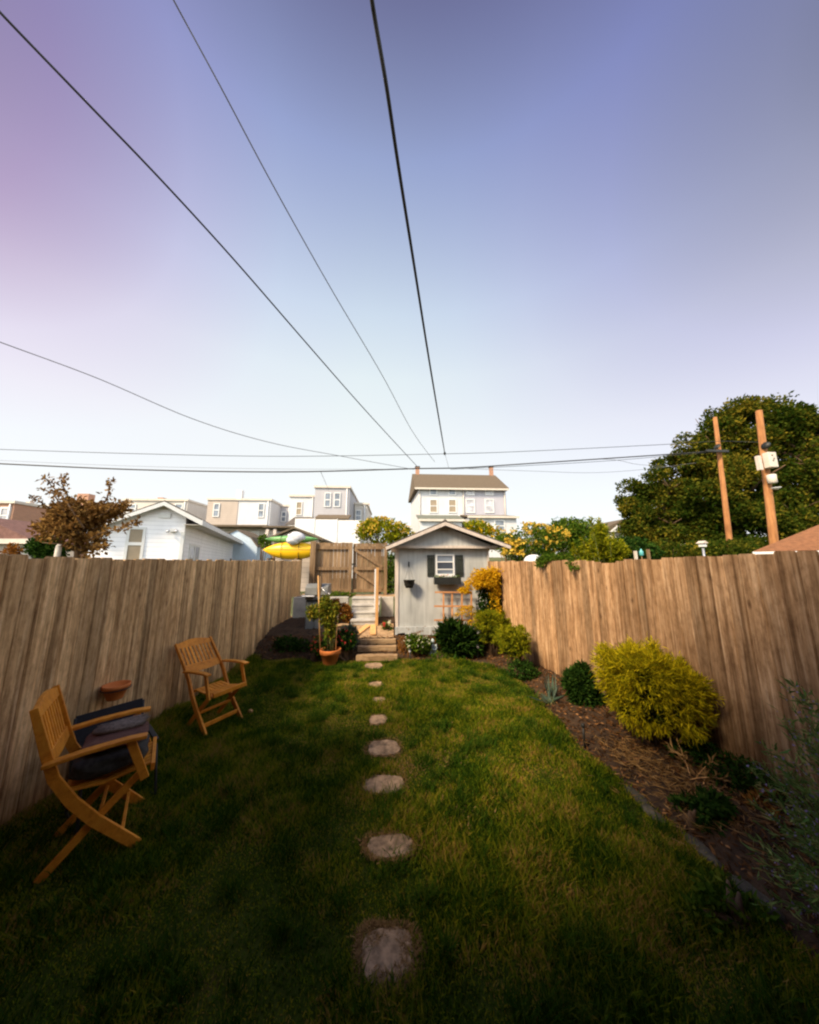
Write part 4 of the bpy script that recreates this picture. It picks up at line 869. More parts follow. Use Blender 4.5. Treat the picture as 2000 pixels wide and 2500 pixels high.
def cable(label, pix, Y0, Y1, r, mat, ext0=None, n=40, tail=True):
    """sight points along a cable, its depth running evenly from Y0 to Y1"""
    L = [0]
    for p, q in zip(pix, pix[1:]): L.append(L[-1] + math.hypot(q[0] - p[0], q[1] - p[1]))
    pts = []
    for i in range(n + 1):
        s = L[-1] * i / n; k = next(j for j in range(1, len(L)) if s <= L[j] + 1e-6)
        f = (s - L[k - 1]) / (L[k] - L[k - 1]); g = s / L[-1]
        def cr(a, b_, c_, d): return .5 * (2 * b_ + (c_ - a) * f + (2 * a - 5 * b_ + 4 * c_ - d) * f * f + (3 * b_ - a - 3 * c_ + d) * f ** 3)
        q = [pix[max(0, k - 2)], pix[k - 1], pix[k], pix[min(len(pix) - 1, k + 1)]]
        px = cr(*[z[0] for z in q]); py = cr(*[z[1] for z in q])
        pts.append(P(px, py, 1 / ((1 - g) / Y0 + g / Y1)))
    if ext0: pts.insert(0, Vector(ext0))
    o = MB().tube(pts, r, 7).build('overhead_cable', mat); return tag(o, label, 'cable', 'overhead cables')
cable('thick black cable running from the top centre of the sky down towards the tall house', [(905, -60), (908, 0), (942, 200), (972, 400), (1010, 640), (1048, 880), (1086, 1106)], 2.0, 14.5, .022, 'wire', (-.45, -1.0, 6.3))
cable('dark cable crossing the sky from the upper left corner to the tall house', [(-60, -38), (0, 30), (200, 238), (383, 428), (560, 621), (740, 828), (880, 988), (1018, 1138)], 2.2, 14.5, .013, 'wire', (-2.3, -1.0, 6.0))
cable('thin grey cable between the two darker ones in the upper sky', [(400, -50), (424, 0), (540, 214), (660, 440), (800, 690), (930, 910), (1005, 1050), (1062, 1128)], 2.6, 14.5, .009, 'wiregrey', (-2.0, -1.0, 7.2))
cable('thin pale cable sagging from the left edge towards the middle', [(-60, 810), (0, 835), (232, 921), (464, 1020), (650, 1078), (835, 1114), (1010, 1146)], 6.0, 14.5, .010, 'wiregrey')
cable('thick horizontal cable bundle crossing above the roofs to the first pole', [(-80, 1128), (0, 1132), (350, 1147), (700, 1152), (1016, 1144), (1130, 1142), (1300, 1131), (1500, 1118), (1752, 1101)], 14, 14.9, .030, 'wire')
cable('upper horizontal cable just above the thick bundle', [(-80, 1093), (0, 1097), (350, 1108), (700, 1114), (1084, 1108), (1300, 1101), (1680, 1082), (1752, 1077), (1862, 1080)], 14, 14.0, .013, 'wire')
cable('lower horizontal cable ending in the first pole below the bundle', [(1100, 1146), (1300, 1136), (1500, 1124), (1640, 1112), (1752, 1104)], 14.3, 14.9, .012, 'wire')
cable('faint sagging cable low over the right trees', [(1130, 1144), (1300, 1150), (1440, 1154), (1560, 1147), (1700, 1130)], 14.3, 14.9, .009, 'wiregrey')
cable('faint cable falling from the bundle into the left of the big trees', [(1200, 1139), (1460, 1121), (1560, 1134), (1650, 1140)], 14.3, 15.5, .009, 'wiregrey')
cable('faint thin cable just above the bundle at the left', [(-80, 1120), (0, 1124), (330, 1138), (700, 1145), (1016, 1145)], 14.4, 14.6, .007, 'wiregrey')
cable('short steep wire dropping from the bundle to the grey sided block', [(783, 1151), (792, 1172), (804, 1200)], 14.4, 31, .012, 'wiregrey', n=8)
cable('short thin continuation of the thick black cable down to the horizontal bundle', [(1086, 1106), (1091, 1124), (1096, 1143)], 14.5, 14.6, .008, 'wiregrey', n=6)
q = P(1086, 1107, 14.48); tag(MB().ball(tuple(q), (.06, .06, .09), 10).build('cable_clamp', 'black'), 'small dark clamp where the thick black cable ends above the tall house', 'clamp')
# ================================================================ TREES AND SHRUBS BEYOND THE FENCES
def limbs(base, top, r, k, spread, seed, up=.5):
    rnd = random.Random(seed); b = MB(); base = Vector(base); top = Vector(top)
    pts = [base + (top - base) * (i / 6) + Vector((rnd.uniform(-1, 1), rnd.uniform(-1, 1), 0)) * r * .5 * (i > 0) for i in range(7)]
    b.tube(pts, [r * (1 - .11 * i) for i in range(7)], 9)
    for j in range(k):
        f = rnd.uniform(.35, .98); i = min(5, int(f * 6)); s = pts[i] + (pts[i + 1] - pts[i]) * (f * 6 - i)
        a = 2 * pi * j / k + rnd.uniform(-.4, .4); L = spread * rnd.uniform(.6, 1.0)
        e = s + Vector((cos(a) * L, sin(a) * L * .8, L * up * rnd.uniform(.5, 1.4))); m_ = s + (e - s) * .5 + Vector((0, 0, L * .12))
        b.tube([s, m_, e], [r * .4, r * .25, r * .08], 6)
        for q in range(3):
            e2 = m_ + Vector((rnd.uniform(-1, 1), rnd.uniform(-1, 1), rnd.uniform(.1, 1))) * L * .45; b.tube([m_, (m_ + e2) / 2 + Vector((0, 0, .05)), e2], [r * .18, r * .1, r * .03], 5)
    return b
def pblob(px, py, rpx, rpy, Y, ry=None):
    c = P(px, py, Y); s = (P(px + 1, py, Y) - c).length
    return cl(c, (rpx * s, ry if ry else rpx * s * .8, rpy * s))
def pxtree(name, label, cat, Y, blobs, trunk, n, ln, wd, mat, tr=.3, group=None, gap=.25, gscale=1.2, shell=.3, k=9, ck=0, **kw):
    bl = [pblob(*b_, Y) for b_ in blobs]; tb = P(trunk[0], 1400, Y); tt = P(trunk[0] + trunk[2], trunk[1], Y)
    t = thing(name, label, cat, (tb.x, Y, 0), group)
    sp = max(b_[1][0] for b_ in bl) * 1.0
    limbs((tb.x, Y, -.2), tt, tr, k, sp, int(tb.x * 10) % 97).build('trunk' if cat == 'tree' else 'branch', 'bark', t)
    crown('crown' if cat == 'tree' else 'foliage', mat, t, clumps(bl, ck) if ck else bl, n, ln, wd, shell=shell, gap=gap, gscale=gscale, **kw)
    return t, bl
GT = 'big broadleaf trees behind the utility poles'
pxtree('broadleaf_tree', 'tall rounded dark green tree directly behind the two utility poles', 'tree', 20,
       [(1760, 1120, 90, 75), (1830, 1060, 95, 75), (1740, 1210, 95, 90), (1870, 1190, 110, 100), (1760, 1060, 45, 40), (1705, 1120, 40, 45), (1830, 1010, 55, 30), (1800, 1290, 130, 60)],
       (1800, 1060, -5), 62000, .22, .14, 'leafbig', .38, GT, gap=.30, gscale=2.4, shell=.3, ck=20)
pxtree('broadleaf_tree', 'lower broad green tree at the left end of the big tree mass', 'tree', 22,
       [(1600, 1230, 75, 70), (1660, 1170, 60, 60), (1555, 1280, 42, 60), (1640, 1290, 110, 55), (1575, 1215, 38, 40), (1700, 1230, 70, 90), (1535, 1240, 20, 25)],
       (1625, 1200, 0), 46000, .21, .13, 'leafbig', .3, GT, gap=.30, gscale=2.4, shell=.3, ck=20)
pxtree('broadleaf_tree', 'dark green tree at the right edge above the rust brown roof', 'tree', 18,
       [(1950, 1060, 60, 55), (2030, 1100, 90, 90), (1950, 1170, 80, 90), (1990, 1260, 110, 70), (1945, 1020, 35, 30), (2010, 1040, 30, 25), (2100, 1180, 90, 110)],
       (1960, 1060, 10), 46000, .20, .13, 'leafbig', .3, GT, gap=.28, gscale=2.4, shell=.3, ck=20)
# copper tree over the left fence
t, bl = pxtree('copper_leaved_tree', 'small rust brown leaved tree with wispy branches beside the white garage', 'tree', 7.2,
       [(175, 1290, 70, 38), (215, 1255, 70, 28), (150, 1255, 45, 28), (265, 1245, 50, 18), (190, 1235, 45, 22), (215, 1320, 45, 42), (110, 1290, 30, 30)],
       (205, 1250, -8), 4200, .10, .055, 'leafred', .09, gap=.55, gscale=5.5, shell=.15, k=14)
tw = MB(); tp = []; rnd = random.Random(4)
for path in ([(205, 1290), (160, 1220), (125, 1185), (110, 1165)], [(190, 1270), (165, 1210), (150, 1178), (163, 1162)], [(230, 1270), (262, 1215), (268, 1190), (272, 1170)], [(215, 1320), (245, 1302), (290, 1292), (325, 1278), (342, 1272)], [(260, 1250), (290, 1225), (315, 1232)], [(150, 1260), (105, 1230), (78, 1212)], [(225, 1330), (245, 1335), (262, 1330)], [(160, 1250), (130, 1205), (98, 1192)], [(240, 1262), (290, 1235), (312, 1225)]):
    pp = [P(x, y, 7.0 + rnd.uniform(-.3, .3)) for x, y in path]; tw.tube(pp, [.02 - .014 * i / (len(pp) - 1) for i in range(len(pp))], 5)
    for a_, c_ in zip(pp, pp[1:]):
        for _ in range(34): f_ = rnd.random(); tp.append(tuple(a_ + (c_ - a_) * f_ + Vector((rnd.gauss(0, .035), rnd.gauss(0, .05), rnd.gauss(0, .03)))))
tw.build('twig', 'bark', t); tp = np.array(tp); leaves('twig_leaves', 'leafred', t, tp, rng.normal(size=tp.shape), .085, .045)
def bush(name, label, Y, blobs, n, ln, wd, mat, fl=None, fln=0, fls=.08, z0=0, group=None, gap=.2, gscale=3, down=0.0, cat='shrub', shell=.45, **kw):
    bl = [pblob(*b_, Y) for b_ in blobs]; c = bl[0][0]
    t = thing(name, label, cat, (c[0], Y, z0), group)
    b = MB(); rnd = random.Random(int(abs(c[0]) * 100))
    for i in range(7):
        q = bl[i % len(bl)]; e = Vector(q[0]) + Vector((rnd.uniform(-.6, .6) * q[1][0], rnd.uniform(-.5, .5) * q[1][1], rnd.uniform(0, .6) * q[1][2])); s = Vector((c[0] + rnd.uniform(-.05, .05), Y + rnd.uniform(-.05, .05), z0 - .05))
        b.tube([s, s + (e - s) * .5 + Vector((0, 0, .1 * (e - s).length)), e], [.025, .018, .006], 6)
    b.build('branch', 'bark', t)
    crown('foliage', mat, t, bl, n, ln, wd, gap=gap, gscale=gscale, down=down, shell=shell, zmin=z0 - .02, **kw)
    if fl:
        p, u = blob_pts(bl, fln, .92, gap, gscale); k = (u[:, 2] > -.25) & (p[:, 2] > z0); p = p[k] + u[k] * fls * .3
        # each flower is a small rosette
        q = np.repeat(p, 4, 0); leaves('flower', fl, t, q, np.repeat(u[k], 4, 0) * .5 + rng.normal(size=q.shape), fls, fls * .8)
    return t
bush('flowering_shrub', 'yellow green flowering shrub between the white fence and the shed roof', 12.2, [(930, 1300, 60, 34), (905, 1292, 30, 26), (975, 1305, 35, 25), (925, 1285, 30, 22)], 2600, .13, .07, 'leaflime', 'florange', 260, .09, .6, 'flowering shrubs behind the shed')
bush('flowering_shrub', 'golden flowering shrub rising behind the right slope of the shed roof', 12.5, [(1165, 1295, 35, 26), (1195, 1315, 40, 30), (1150, 1290, 25, 18)], 1800, .12, .07, 'leaflime', 'flyellow', 160, .09, .6, 'flowering shrubs behind the shed')
bush('flowering_shrub', 'peach flowered shrub beyond the right fence, above the white globe lamp', 8.6, [(1300, 1320, 60, 40), (1265, 1345, 35, 25), (1340, 1310, 40, 30), (1290, 1350, 60, 25)], 3200, .085, .045, 'leafmid', 'florange', 520, .075, 0, 'flowering shrubs behind the shed', gap=.25)
bush('leafy_shrub', 'large bright green shrub in the middle above the right fence', 9.4, [(1400, 1315, 70, 45), (1380, 1295, 45, 30), (1430, 1300, 45, 35), (1390, 1350, 80, 30)], 6500, .11, .05, 'leafmid', gap=.3, gscale=3.5)
bush('leafy_shrub', 'dark green shrub just right of the feathery stems above the fence', 9.0, [(1530, 1340, 55, 30), (1570, 1350, 40, 22), (1490, 1350, 40, 30)], 3600, .10, .05, 'leafdark', gap=.25)
bush('leafy_shrub', 'small green shrub peeking between the shed eave and the peach flowers', 10.5, [(1240, 1318, 26, 16), (1228, 1330, 20, 20)], 800, .09, .05, 'leafmid')
bush('leafy_shrub', 'very dark rounded bush under the copper leaved tree', 8.6, [(108, 1335, 36, 30), (130, 1345, 28, 26)], 2600, .08, .05, 'leafdark', gap=-.3)
bush('leafy_shrub', 'little rust leaved bush top in front of the pinkish garage', 6.0, [(32, 1347, 16, 10), (30, 1335, 6, 12)], 200, .07, .035, 'leafrust', gap=-.3)
bush('leafy_shrub', 'dark green shrub by the yellow kayak tip', 13.8, [(642, 1318, 10, 14), (650, 1328, 12, 14)], 500, .10, .06, 'leafmid', gap=-.2)
bush('leafy_shrub', 'green shrub seen in the gap between the gate and the shed', 10.6, [(951, 1390, 18, 22), (951, 1420, 20, 30), (955, 1350, 12, 20)], 1500, .09, .05, 'leafmid', z0=.5)
bush('leafy_shrub', 'dark hedge beneath the big trees beyond the right fence', 14, [(1620, 1345, 90, 22), (1760, 1345, 90, 25), (1850, 1340, 60, 30), (1690, 1350, 80, 20)], 7500, .15, .08, 'leafbig', gap=.1)
q = P(142, 1345, 7.0); t = tag(MB().lathe([(.05, -.1), (.05, q.z + .1), (.03, q.z + .14)], (q.x, 7, 0), 12).build('garden_post', 'cream'), 'pale rounded post top beside the copper tree', 'post')
# feathery stems over the fence
def stems(name, label, base, tips, r, mat, leafm, nleaf, ln, wd, cat='plant', group=None, sag=.15, jit=.02, fl=None, fln=0, fls=.02, flfrom=.6):
    t = thing(name, label, cat, tuple(base), group); b = MB(); pts = []; ds = []; fp = []; rnd = random.Random(int(abs(base[0] * 91)))
    for e in tips:
        s = Vector(base) + Vector((rnd.uniform(-jit, jit) * 4, rnd.uniform(-jit, jit) * 4, 0)); e = Vector(e); L = (e - s).length; m_ = s + (e - s) * .5 + Vector((0, 0, sag * L))
        path = [s * (1 - f) ** 2 + m_ * 2 * f * (1 - f) + e * f * f for f in [i / 7 for i in range(8)]]
        b.tube(path, [r * (1 - .1 * i) for i in range(8)], 5)
        for _ in range(nleaf):
            f = rnd.uniform(.12, 1) * 7; i = min(6, int(f)); p_ = path[i] + (path[i + 1] - path[i]) * (f - i); d = (path[i + 1] - path[i]).normalized()
            pts.append(tuple(p_)); ds.append(tuple(d * .8 + Vector((rnd.gauss(0, .6), rnd.gauss(0, .6), rnd.gauss(0, .5)))))
        for _ in range(fln):
            f = rnd.uniform(flfrom, 1) * 7; i = min(6, int(f)); fp.append(tuple(path[i] + (path[i + 1] - path[i]) * (f - i) + Vector((rnd.gauss(0, fls * .6), rnd.gauss(0, fls * .6), rnd.gauss(0, fls * .6)))))
    b.build('stem', mat, t)
    if pts: leaves('foliage', leafm, t, np.array(pts), np.array(ds), ln, wd)
    if fp: fp = np.array(fp); leaves('flower', fl, t, fp, rng.normal(size=fp.shape), fls, fls * .7)
    return t
rnd = random.Random(11)
Y = 6.9
stems('feathery_plant', 'light green feathery plant with tall arching stems above the right fence', (P(1480, 1400, Y).x, Y, .2),
      [P(x, y, Y + rnd.uniform(-.4, .4)) for x, y in [(1462, 1270), (1478, 1285), (1500, 1300), (1445, 1300), (1420, 1310), (1400, 1330), (1440, 1330), (1515, 1320), (1530, 1335), (1470, 1310), (1490, 1320), (1455, 1345), (1425, 1345), (1505, 1345), (1395, 1345), (1442, 1262), (1466, 1330), (1480, 1340), (1436, 1350), (1520, 1352)]],
      .012, 'stem', 'leaflime', 240, .10, .026, sag=.1)
Y = 5.35
stems('sprawling_plant', 'green plant sprawling over the top of the right fence beside the globe lamp', (P(1375, 1380, Y).x + .25, Y + .5, .9),
      [P(1405, 1385, 4.35), P(1395, 1388, 4.3), P(1340, 1370, 4.9), P(1310, 1382, 4.7), P(1360, 1365, 4.9), P(1380, 1362, 4.8), P(1412, 1372, 4.6), P(1330, 1358, 5.1), P(1350, 1352, 5.2), P(1388, 1350, 5.1)],
      .009, 'stem', 'leafmid', 150, .06, .026, sag=.28)

o = [ob for ob in bpy.data.objects if ob.name.startswith('sprawling_plant')][-1]
crown('foliage', 'leafmid', o, [pblob(1345, 1364, 34, 9, 5.0), pblob(1372, 1360, 22, 8, 4.85), pblob(1395, 1376, 12, 6, 4.5), pblob(1403, 1384, 7, 5, 4.35), pblob(1325, 1372, 16, 5, 5.0)], 1100, .05, .022, gap=.1, gscale=14, down=.3)
o = [ob for ob in bpy.data.objects if ob.name.startswith('feathery_plant')][-1]
crown('foliage', 'leaflime', o, [pblob(1470, 1335, 30, 30, 6.9), pblob(1500, 1345, 30, 24, 6.9), pblob(1440, 1345, 22, 22, 6.9), pblob(1465, 1300, 16, 24, 6.9)], 2600, .10, .024, gap=.35, gscale=9, out=.3)
# ================================================================ GARDEN PLANTS
def gz(px, py, z): return G(px, py, z)
# yellow climbing shrub by the shed corner
t = bush('yellow_flowered_climber', 'tall climber topped with golden yellow sprays, in the corner beside the shed', 6.28,
     [(1195, 1470, 28, 55), (1200, 1500, 28, 35), (1190, 1430, 28, 35), (1205, 1420, 20, 25)], 3600, .055, .03, 'leafdark', z0=.3, gap=-.1, cat='shrub', gscale=8)
p, u = blob_pts([pblob(1185, 1412, 36, 24, 6.15), pblob(1200, 1400, 24, 16, 6.15), pblob(1160, 1425, 24, 12, 6.1), pblob(1207, 1440, 16, 26, 6.15), pblob(1140, 1440, 20, 7, 6.1)], 3600, .2, .1, 9)
leaves('flower_spray', 'flyellow', t, p, u * .5 + np.array([[-.6, 0, -.25]]) + rng.normal(size=p.shape) * .5, .06, .022)
p, u = blob_pts([pblob(1210, 1480, 16, 36, 6.1), pblob(1215, 1500, 12, 30, 6.1)], 260, .4, -.3, 9)
leaves('flower_spray', 'flyellow', t, p, rng.normal(size=p.shape), .05, .02)
tips = [P(1118, 1490, 6.5), P(1108, 1503, 6.48), P(1138, 1506, 6.45), P(1135, 1530, 6.3), P(1128, 1484, 6.5), P(1160, 1528, 6.3)]
b = MB(); pp = []; rnd = random.Random(3)
for e in tips:
    s = P(1190, 1500, 6.3); m_ = (s + e) / 2 + Vector((0, -.05, .12)); path = [s * (1 - f) ** 2 + m_ * 2 * f * (1 - f) + e * f * f for f in [i / 6 for i in range(7)]]; b.tube(path, .005, 5)
    for _ in range(130): f = rnd.uniform(.5, 1); q = s * (1 - f) ** 2 + m_ * 2 * f * (1 - f) + e * f * f; pp.append((q.x + rnd.gauss(0, .02), q.y + rnd.gauss(0, .02), q.z + rnd.gauss(0, .014)))
b.build('stem', 'stem', t); pp = np.array(pp); leaves('flower_spray', 'flyellow', t, pp, rng.normal(size=pp.shape), .04, .017)
# round golden shrubs
def mop(name, label, c, r, n, ln, group=None, core='leafmopdk', mat='leafmop', wd=.008, down=.45, nin=.5, tw=None):
    t = thing(name, label, 'shrub', (c[0], c[1], hgt(c[0], c[1])), group); z0 = hgt(c[0], c[1])
    b = MB(); rnd = random.Random(int(c[0] * 77))
    for i in range(9):
        a = 2 * pi * i / 9; e = Vector((c[0] + cos(a) * r[0] * .6, c[1] + sin(a) * r[1] * .6, c[2] + rnd.uniform(-.1, .5) * r[2])); s = Vector((c[0] + cos(a) * .03, c[1] + sin(a) * .03, z0 - .03)); b.tube([s, (s + e) / 2, e], [.02, .015, .005], 6)
    b.build('branch', 'bark', t)
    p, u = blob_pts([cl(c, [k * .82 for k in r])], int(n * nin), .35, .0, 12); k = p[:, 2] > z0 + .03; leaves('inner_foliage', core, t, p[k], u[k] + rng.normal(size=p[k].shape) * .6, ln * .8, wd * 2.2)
    # strands grow in tufts
    nt_ = max(40, n // 26); rb = [cl(c, [k * .9 for k in r])] + [cl((c[0] + r[0] * .5 * cos(a), c[1] + r[1] * .5 * sin(a), c[2] + r[2] * h_), [k * f_ for k in r]) for a, h_, f_ in ((.8, .5, .62), (2.2, .5, .6), (3.9, .5, .6), (.3, .35, .55), (1.7, .4, .5), (2.9, .3, .58), (4.1, .38, .52), (5.2, .2, .6), (3.6, -.25, .6), (.9, -.1, .58), (5.0, -.3, .55))]; tp_, tu = blob_pts(rb, nt_, .8, .15, 14); k = (tp_[:, 2] > z0 + .06); tp_ = tp_[k]; tu = tu[k]
    top = tu[:, 2] * .5 + .5; cnt = rng.poisson(26 * (0.35 + .95 * top)); idx = np.repeat(np.arange(len(tp_)), cnt)  # bright strands thin out downward over the dark core, imitating light from above
    pos = tp_[idx] + rng.normal(size=(len(idx), 3)) * ln * .35; d = tu[idx] * 1.0 + rng.normal(size=pos.shape) * .75 + np.array([[0, 0, -down]]) + np.array([[0, 0, .5]]) * (tu[idx][:, 2:3] > .3)
    leaves('golden_foliage' if mat == 'leafmop' else 'foliage', mat, t, pos, d, ln, wd, .05); return t
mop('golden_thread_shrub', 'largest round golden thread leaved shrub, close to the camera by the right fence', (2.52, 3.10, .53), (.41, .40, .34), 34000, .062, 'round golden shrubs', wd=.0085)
c = G(1215, 1606, .05); mop('golden_shrub', 'lime round shrub below the yellow climber, farther of the two small round ones', (c.x + .03, c.y + .22, .52), (.36, .30, .30), 9000, .055, 'round golden shrubs', mat='leaflime', wd=.013, down=.1)
c = G(1270, 1650, .05); mop('golden_shrub', 'small lime round shrub standing in front of its larger lime neighbour', (c.x + .02, c.y + .2, .47), (.25, .23, .22), 6500, .05, 'round golden shrubs', mat='leaflime', wd=.012, down=.1)
bush('low_shrub', 'low dark green shrub under the smaller lime shrub', c.y - .02, [(1272, 1635, 36, 22), (1290, 1645, 28, 18)], 1500, .04, .02, 'leafdark', z0=.03, gap=-.2, gscale=9)
bush('low_shrub', 'bushy dark green shrub touching the left of the largest golden shrub', 3.95, [(1420, 1680, 34, 48), (1400, 1665, 22, 28), (1435, 1705, 32, 36), (1422, 1640, 16, 20)], 5200, .055, .018, 'leafdark', z0=.04, gap=.25, gscale=12, out=1.1)
q = G(1345, 1712, .05)
stems('iris_clump', 'clump of pale green sword leaves beside the dark shrub', (q.x, q.y, .04), [P(x, y, q.y + .05) for x, y in ((1330, 1665), (1342, 1658), (1352, 1662), (1362, 1660), (1322, 1690), (1368, 1690), (1347, 1675))], .003, 'stem', 'leafblue', 0, .1, .02)
o = [ob for ob in bpy.data.objects if ob.name.startswith('iris_clump')][-1]
pp = []; dd = []
for x, y in ((1330, 1665), (1342, 1655), (1352, 1660), (1362, 1658), (1322, 1690), (1368, 1690), (1347, 1670), (1336, 1680), (1357, 1680), (1314, 1700)):
    e = P(x, y, q.y + random.uniform(-.06, .08)); s = Vector((q.x + random.uniform(-.05, .05), q.y + random.uniform(-.04, .04), .03)); pp.append(tuple(s)); dd.append(tuple(e - s))
pp = np.array(pp); dd = np.array(dd); leaves('blade', 'leafblue', o, np.repeat(pp, 2, 0) + rng.normal(size=(20, 3)) * .01, np.repeat(dd, 2, 0) + rng.normal(size=(20, 3)) * .02, .28, .03, .04)
# plants in front of the shed
bush('liriope_clump', 'mounded dark green grassy plant below the trellis', 6.12, [(1118, 1565, 36, 34), (1100, 1550, 26, 28), (1140, 1570, 26, 26)], 4200, .17, .010, 'leafdark', z0=.08, gap=-.1, out=1.2, rnd=.5, down=-.3, shell=.1, cat='plant')
bush('white_flowered_plant', 'pale flowering clump left of the little statue', 6.08, [(1020, 1572, 28, 20), (1005, 1565, 16, 16), (1040, 1575, 14, 18)], 1700, .05, .028, 'leafmid', 'flwhite', 120, .028, z0=.08, gap=-.3, cat='plant')
bush('ground_cover', 'low green ground cover at the lawn edge right of the statue', 5.98, [(1075, 1600, 26, 8), (1095, 1604, 24, 8)], 500, .04, .02, 'leafmid', z0=.0, gap=-.3, cat='plant')
bush('dry_plant', 'reddish brown dry plant between the statue and the grassy mound', 6.3, [(1072, 1562, 14, 18), (1066, 1580, 10, 12)], 500, .04, .015, 'leafrust', z0=.1, gap=-.2, cat='plant')
bush('dry_plant', 'dull brown dry plant between the timber steps and the white flowered clump', 6.2, [(984, 1572, 14, 16), (990, 1592, 16, 12)], 500, .04, .014, 'leafrust', z0=.05, gap=-.2, cat='plant')
# statue: a seated figure with folded arms
q = G(1056, 1594, .05); sx_, sy_ = q.x, q.y; k = (P(1056, 1560, sy_).z - .03) / .30; z_ = .04
sy_ -= .06
t = thing('garden_statue', 'small pale blue seated stone figure among the plants in front of the shed', 'statue', (sx_, sy_, z_))
b = MB(); b.lathe([(.105, 0), (.11, .02), (.10, .035)], (0, 0, 0), 20, .7)
b.ball((0, .0, .085), (.105, .07, .052), 16); b.ball((-.055, -.03, .062), (.055, .035, .028), 12); b.ball((.055, -.03, .062), (.055, .035, .028), 12)
b.ball((0, .005, .15), (.068, .05, .07), 16); b.ball((0, 0, .255), (.040, .040, .046), 16); b.ball((0, .005, .30), (.018, .018, .016), 10); b.tube([(0, 0, .19), (0, 0, .235)], .02)
for s in (-1, 1): b.tube([(s * .062, 0, .195), (s * .088, -.015, .14), (s * .06, -.055, .105), (0, -.075, .10)], [.021, .019, .016, .013]); b.ball((s * .039, .0, .252), (.008, .01, .017), 8)
b.ball((0, -.039, .252), (.007, .010, .010), 8)
b.v = [(x * k + sx_, y * k + sy_, z * k + z_) for x, y, z in b.v]; b.build('figure', 'statue', t)
# solar lights
def solar(px, pyt, pyb, label, z):
    q = G(px, pyb, z); zt = P(px, pyt, q.y).z; t = thing('garden_light', label, 'light', (q.x, q.y, z), 'small garden lights')
    MB().tube([(q.x, q.y, z - .05), (q.x, q.y, zt - .08)], .009, 8).build('stake', 'black', t)
    MB().lathe([(.018, zt - .08), (.024, zt - .075), (.024, zt - .03), (.018, zt - .028)], (q.x, q.y, 0), 14).build('lens', 'glasspale', t)
    MB().lathe([(.034, zt - .028), (.036, zt - .018), (.014, zt), (.003, zt + .002)], (q.x, q.y, 0), 14).build('cap', 'black', t)
solar(1001, 1582, 1612, 'garden light in front of the brown dry plant beside the timber steps', .0)
solar(1167, 1572, 1606, 'garden light between the grassy mound and the round lime shrub', .03)
q = G(1427, 1811, .06); zt = P(1426, 1767, q.y).z
t = thing('garden_light', 'single black garden stake in the mulch in front of the largest golden shrub', 'light', (q.x, q.y, .06), 'small garden lights'); MB().tube([(q.x, q.y, 0), (q.x, q.y, zt - .03)], .010, 8).build('stake', 'black', t); MB().lathe([(.014, zt - .03), (.018, zt - .02), (.016, zt), (.004, zt + .004)], (q.x, q.y, 0), 12).build('cap', 'black', t)

# left bed
bush('ground_cover', 'dark green leafy ground cover along the foot of the left fence', 6.35, [(700, 1575, 32, 20), (735, 1585, 32, 22), (680, 1592, 26, 14), (762, 1590, 20, 18)], 3200, .05, .028, 'leafdark', z0=.02, gap=-.2, cat='plant', gscale=9)
bush('red_flowering_bush', 'bush with scattered red flowers behind the potted plant', 6.0, [(845, 1562, 26, 24), (815, 1565, 26, 26), (785, 1585, 24, 18)], 2600, .045, .024, 'leafdark', z0=.03, gap=-.1, cat='shrub', gscale=9, fl='flred', fln=60, fls=.035)
bush('lavender_bush', 'grey green lavender bush beside the timber steps', 6.2, [(858, 1555, 16, 26), (850, 1545, 20, 18)], 1700, .06, .008, 'leafblue', z0=.1, gap=-.2, out=1, rnd=.4)
bush('rust_leaved_plant', 'rust brown leafy plant in front of the retaining wall', 7.4, [(818, 1478, 12, 16), (838, 1492, 18, 18), (848, 1505, 12, 14)], 1500, .06, .04, 'leafrust', z0=.3, gap=-.1, cat='plant')
bush('ground_cover', 'strip of green weeds on top of the retaining wall', 8.6, [(820, 1450, 26, 5), (850, 1452, 20, 4), (800, 1447, 12, 6)], 600, .06, .025, 'leafmid', z0=.85, gap=-.2, cat='plant')
for i, (px, py, w, h, lab) in enumerate(((838, 1527, .34, .05, 'broad flat brown stone lying beside the concrete steps'), (848, 1514, .20, .05, 'smaller brown stone on top of the broad one'))):
    q = G(px, py, .40 + .05 * i); b = MB().ball((q.x, q.y, .41 + .055 * i), (w / 2, .11, h / 2), 12, .12); tag(b.build('loose_stone', 'dirt'), lab, 'stone')
bush('red_and_white_flowers', 'small plant with one red and one white flower beside the shed corner', 6.9, [(948, 1535, 12, 12), (940, 1528, 8, 10)], 300, .04, .025, 'leafmid', z0=.36, gap=-.3, cat='plant')
o = [ob for ob in bpy.data.objects if ob.name.startswith('red_and_white_flowers')][-1]
for px, py, m_ in ((938, 1525, 'flred'), (950, 1520, 'flwhite')):
    q = P(px, py, 6.78); pp = np.array([tuple(q)] * 26) + rng.normal(size=(26, 3)) * .014; leaves('flower', m_, o, pp, rng.normal(size=pp.shape), .04, .035)
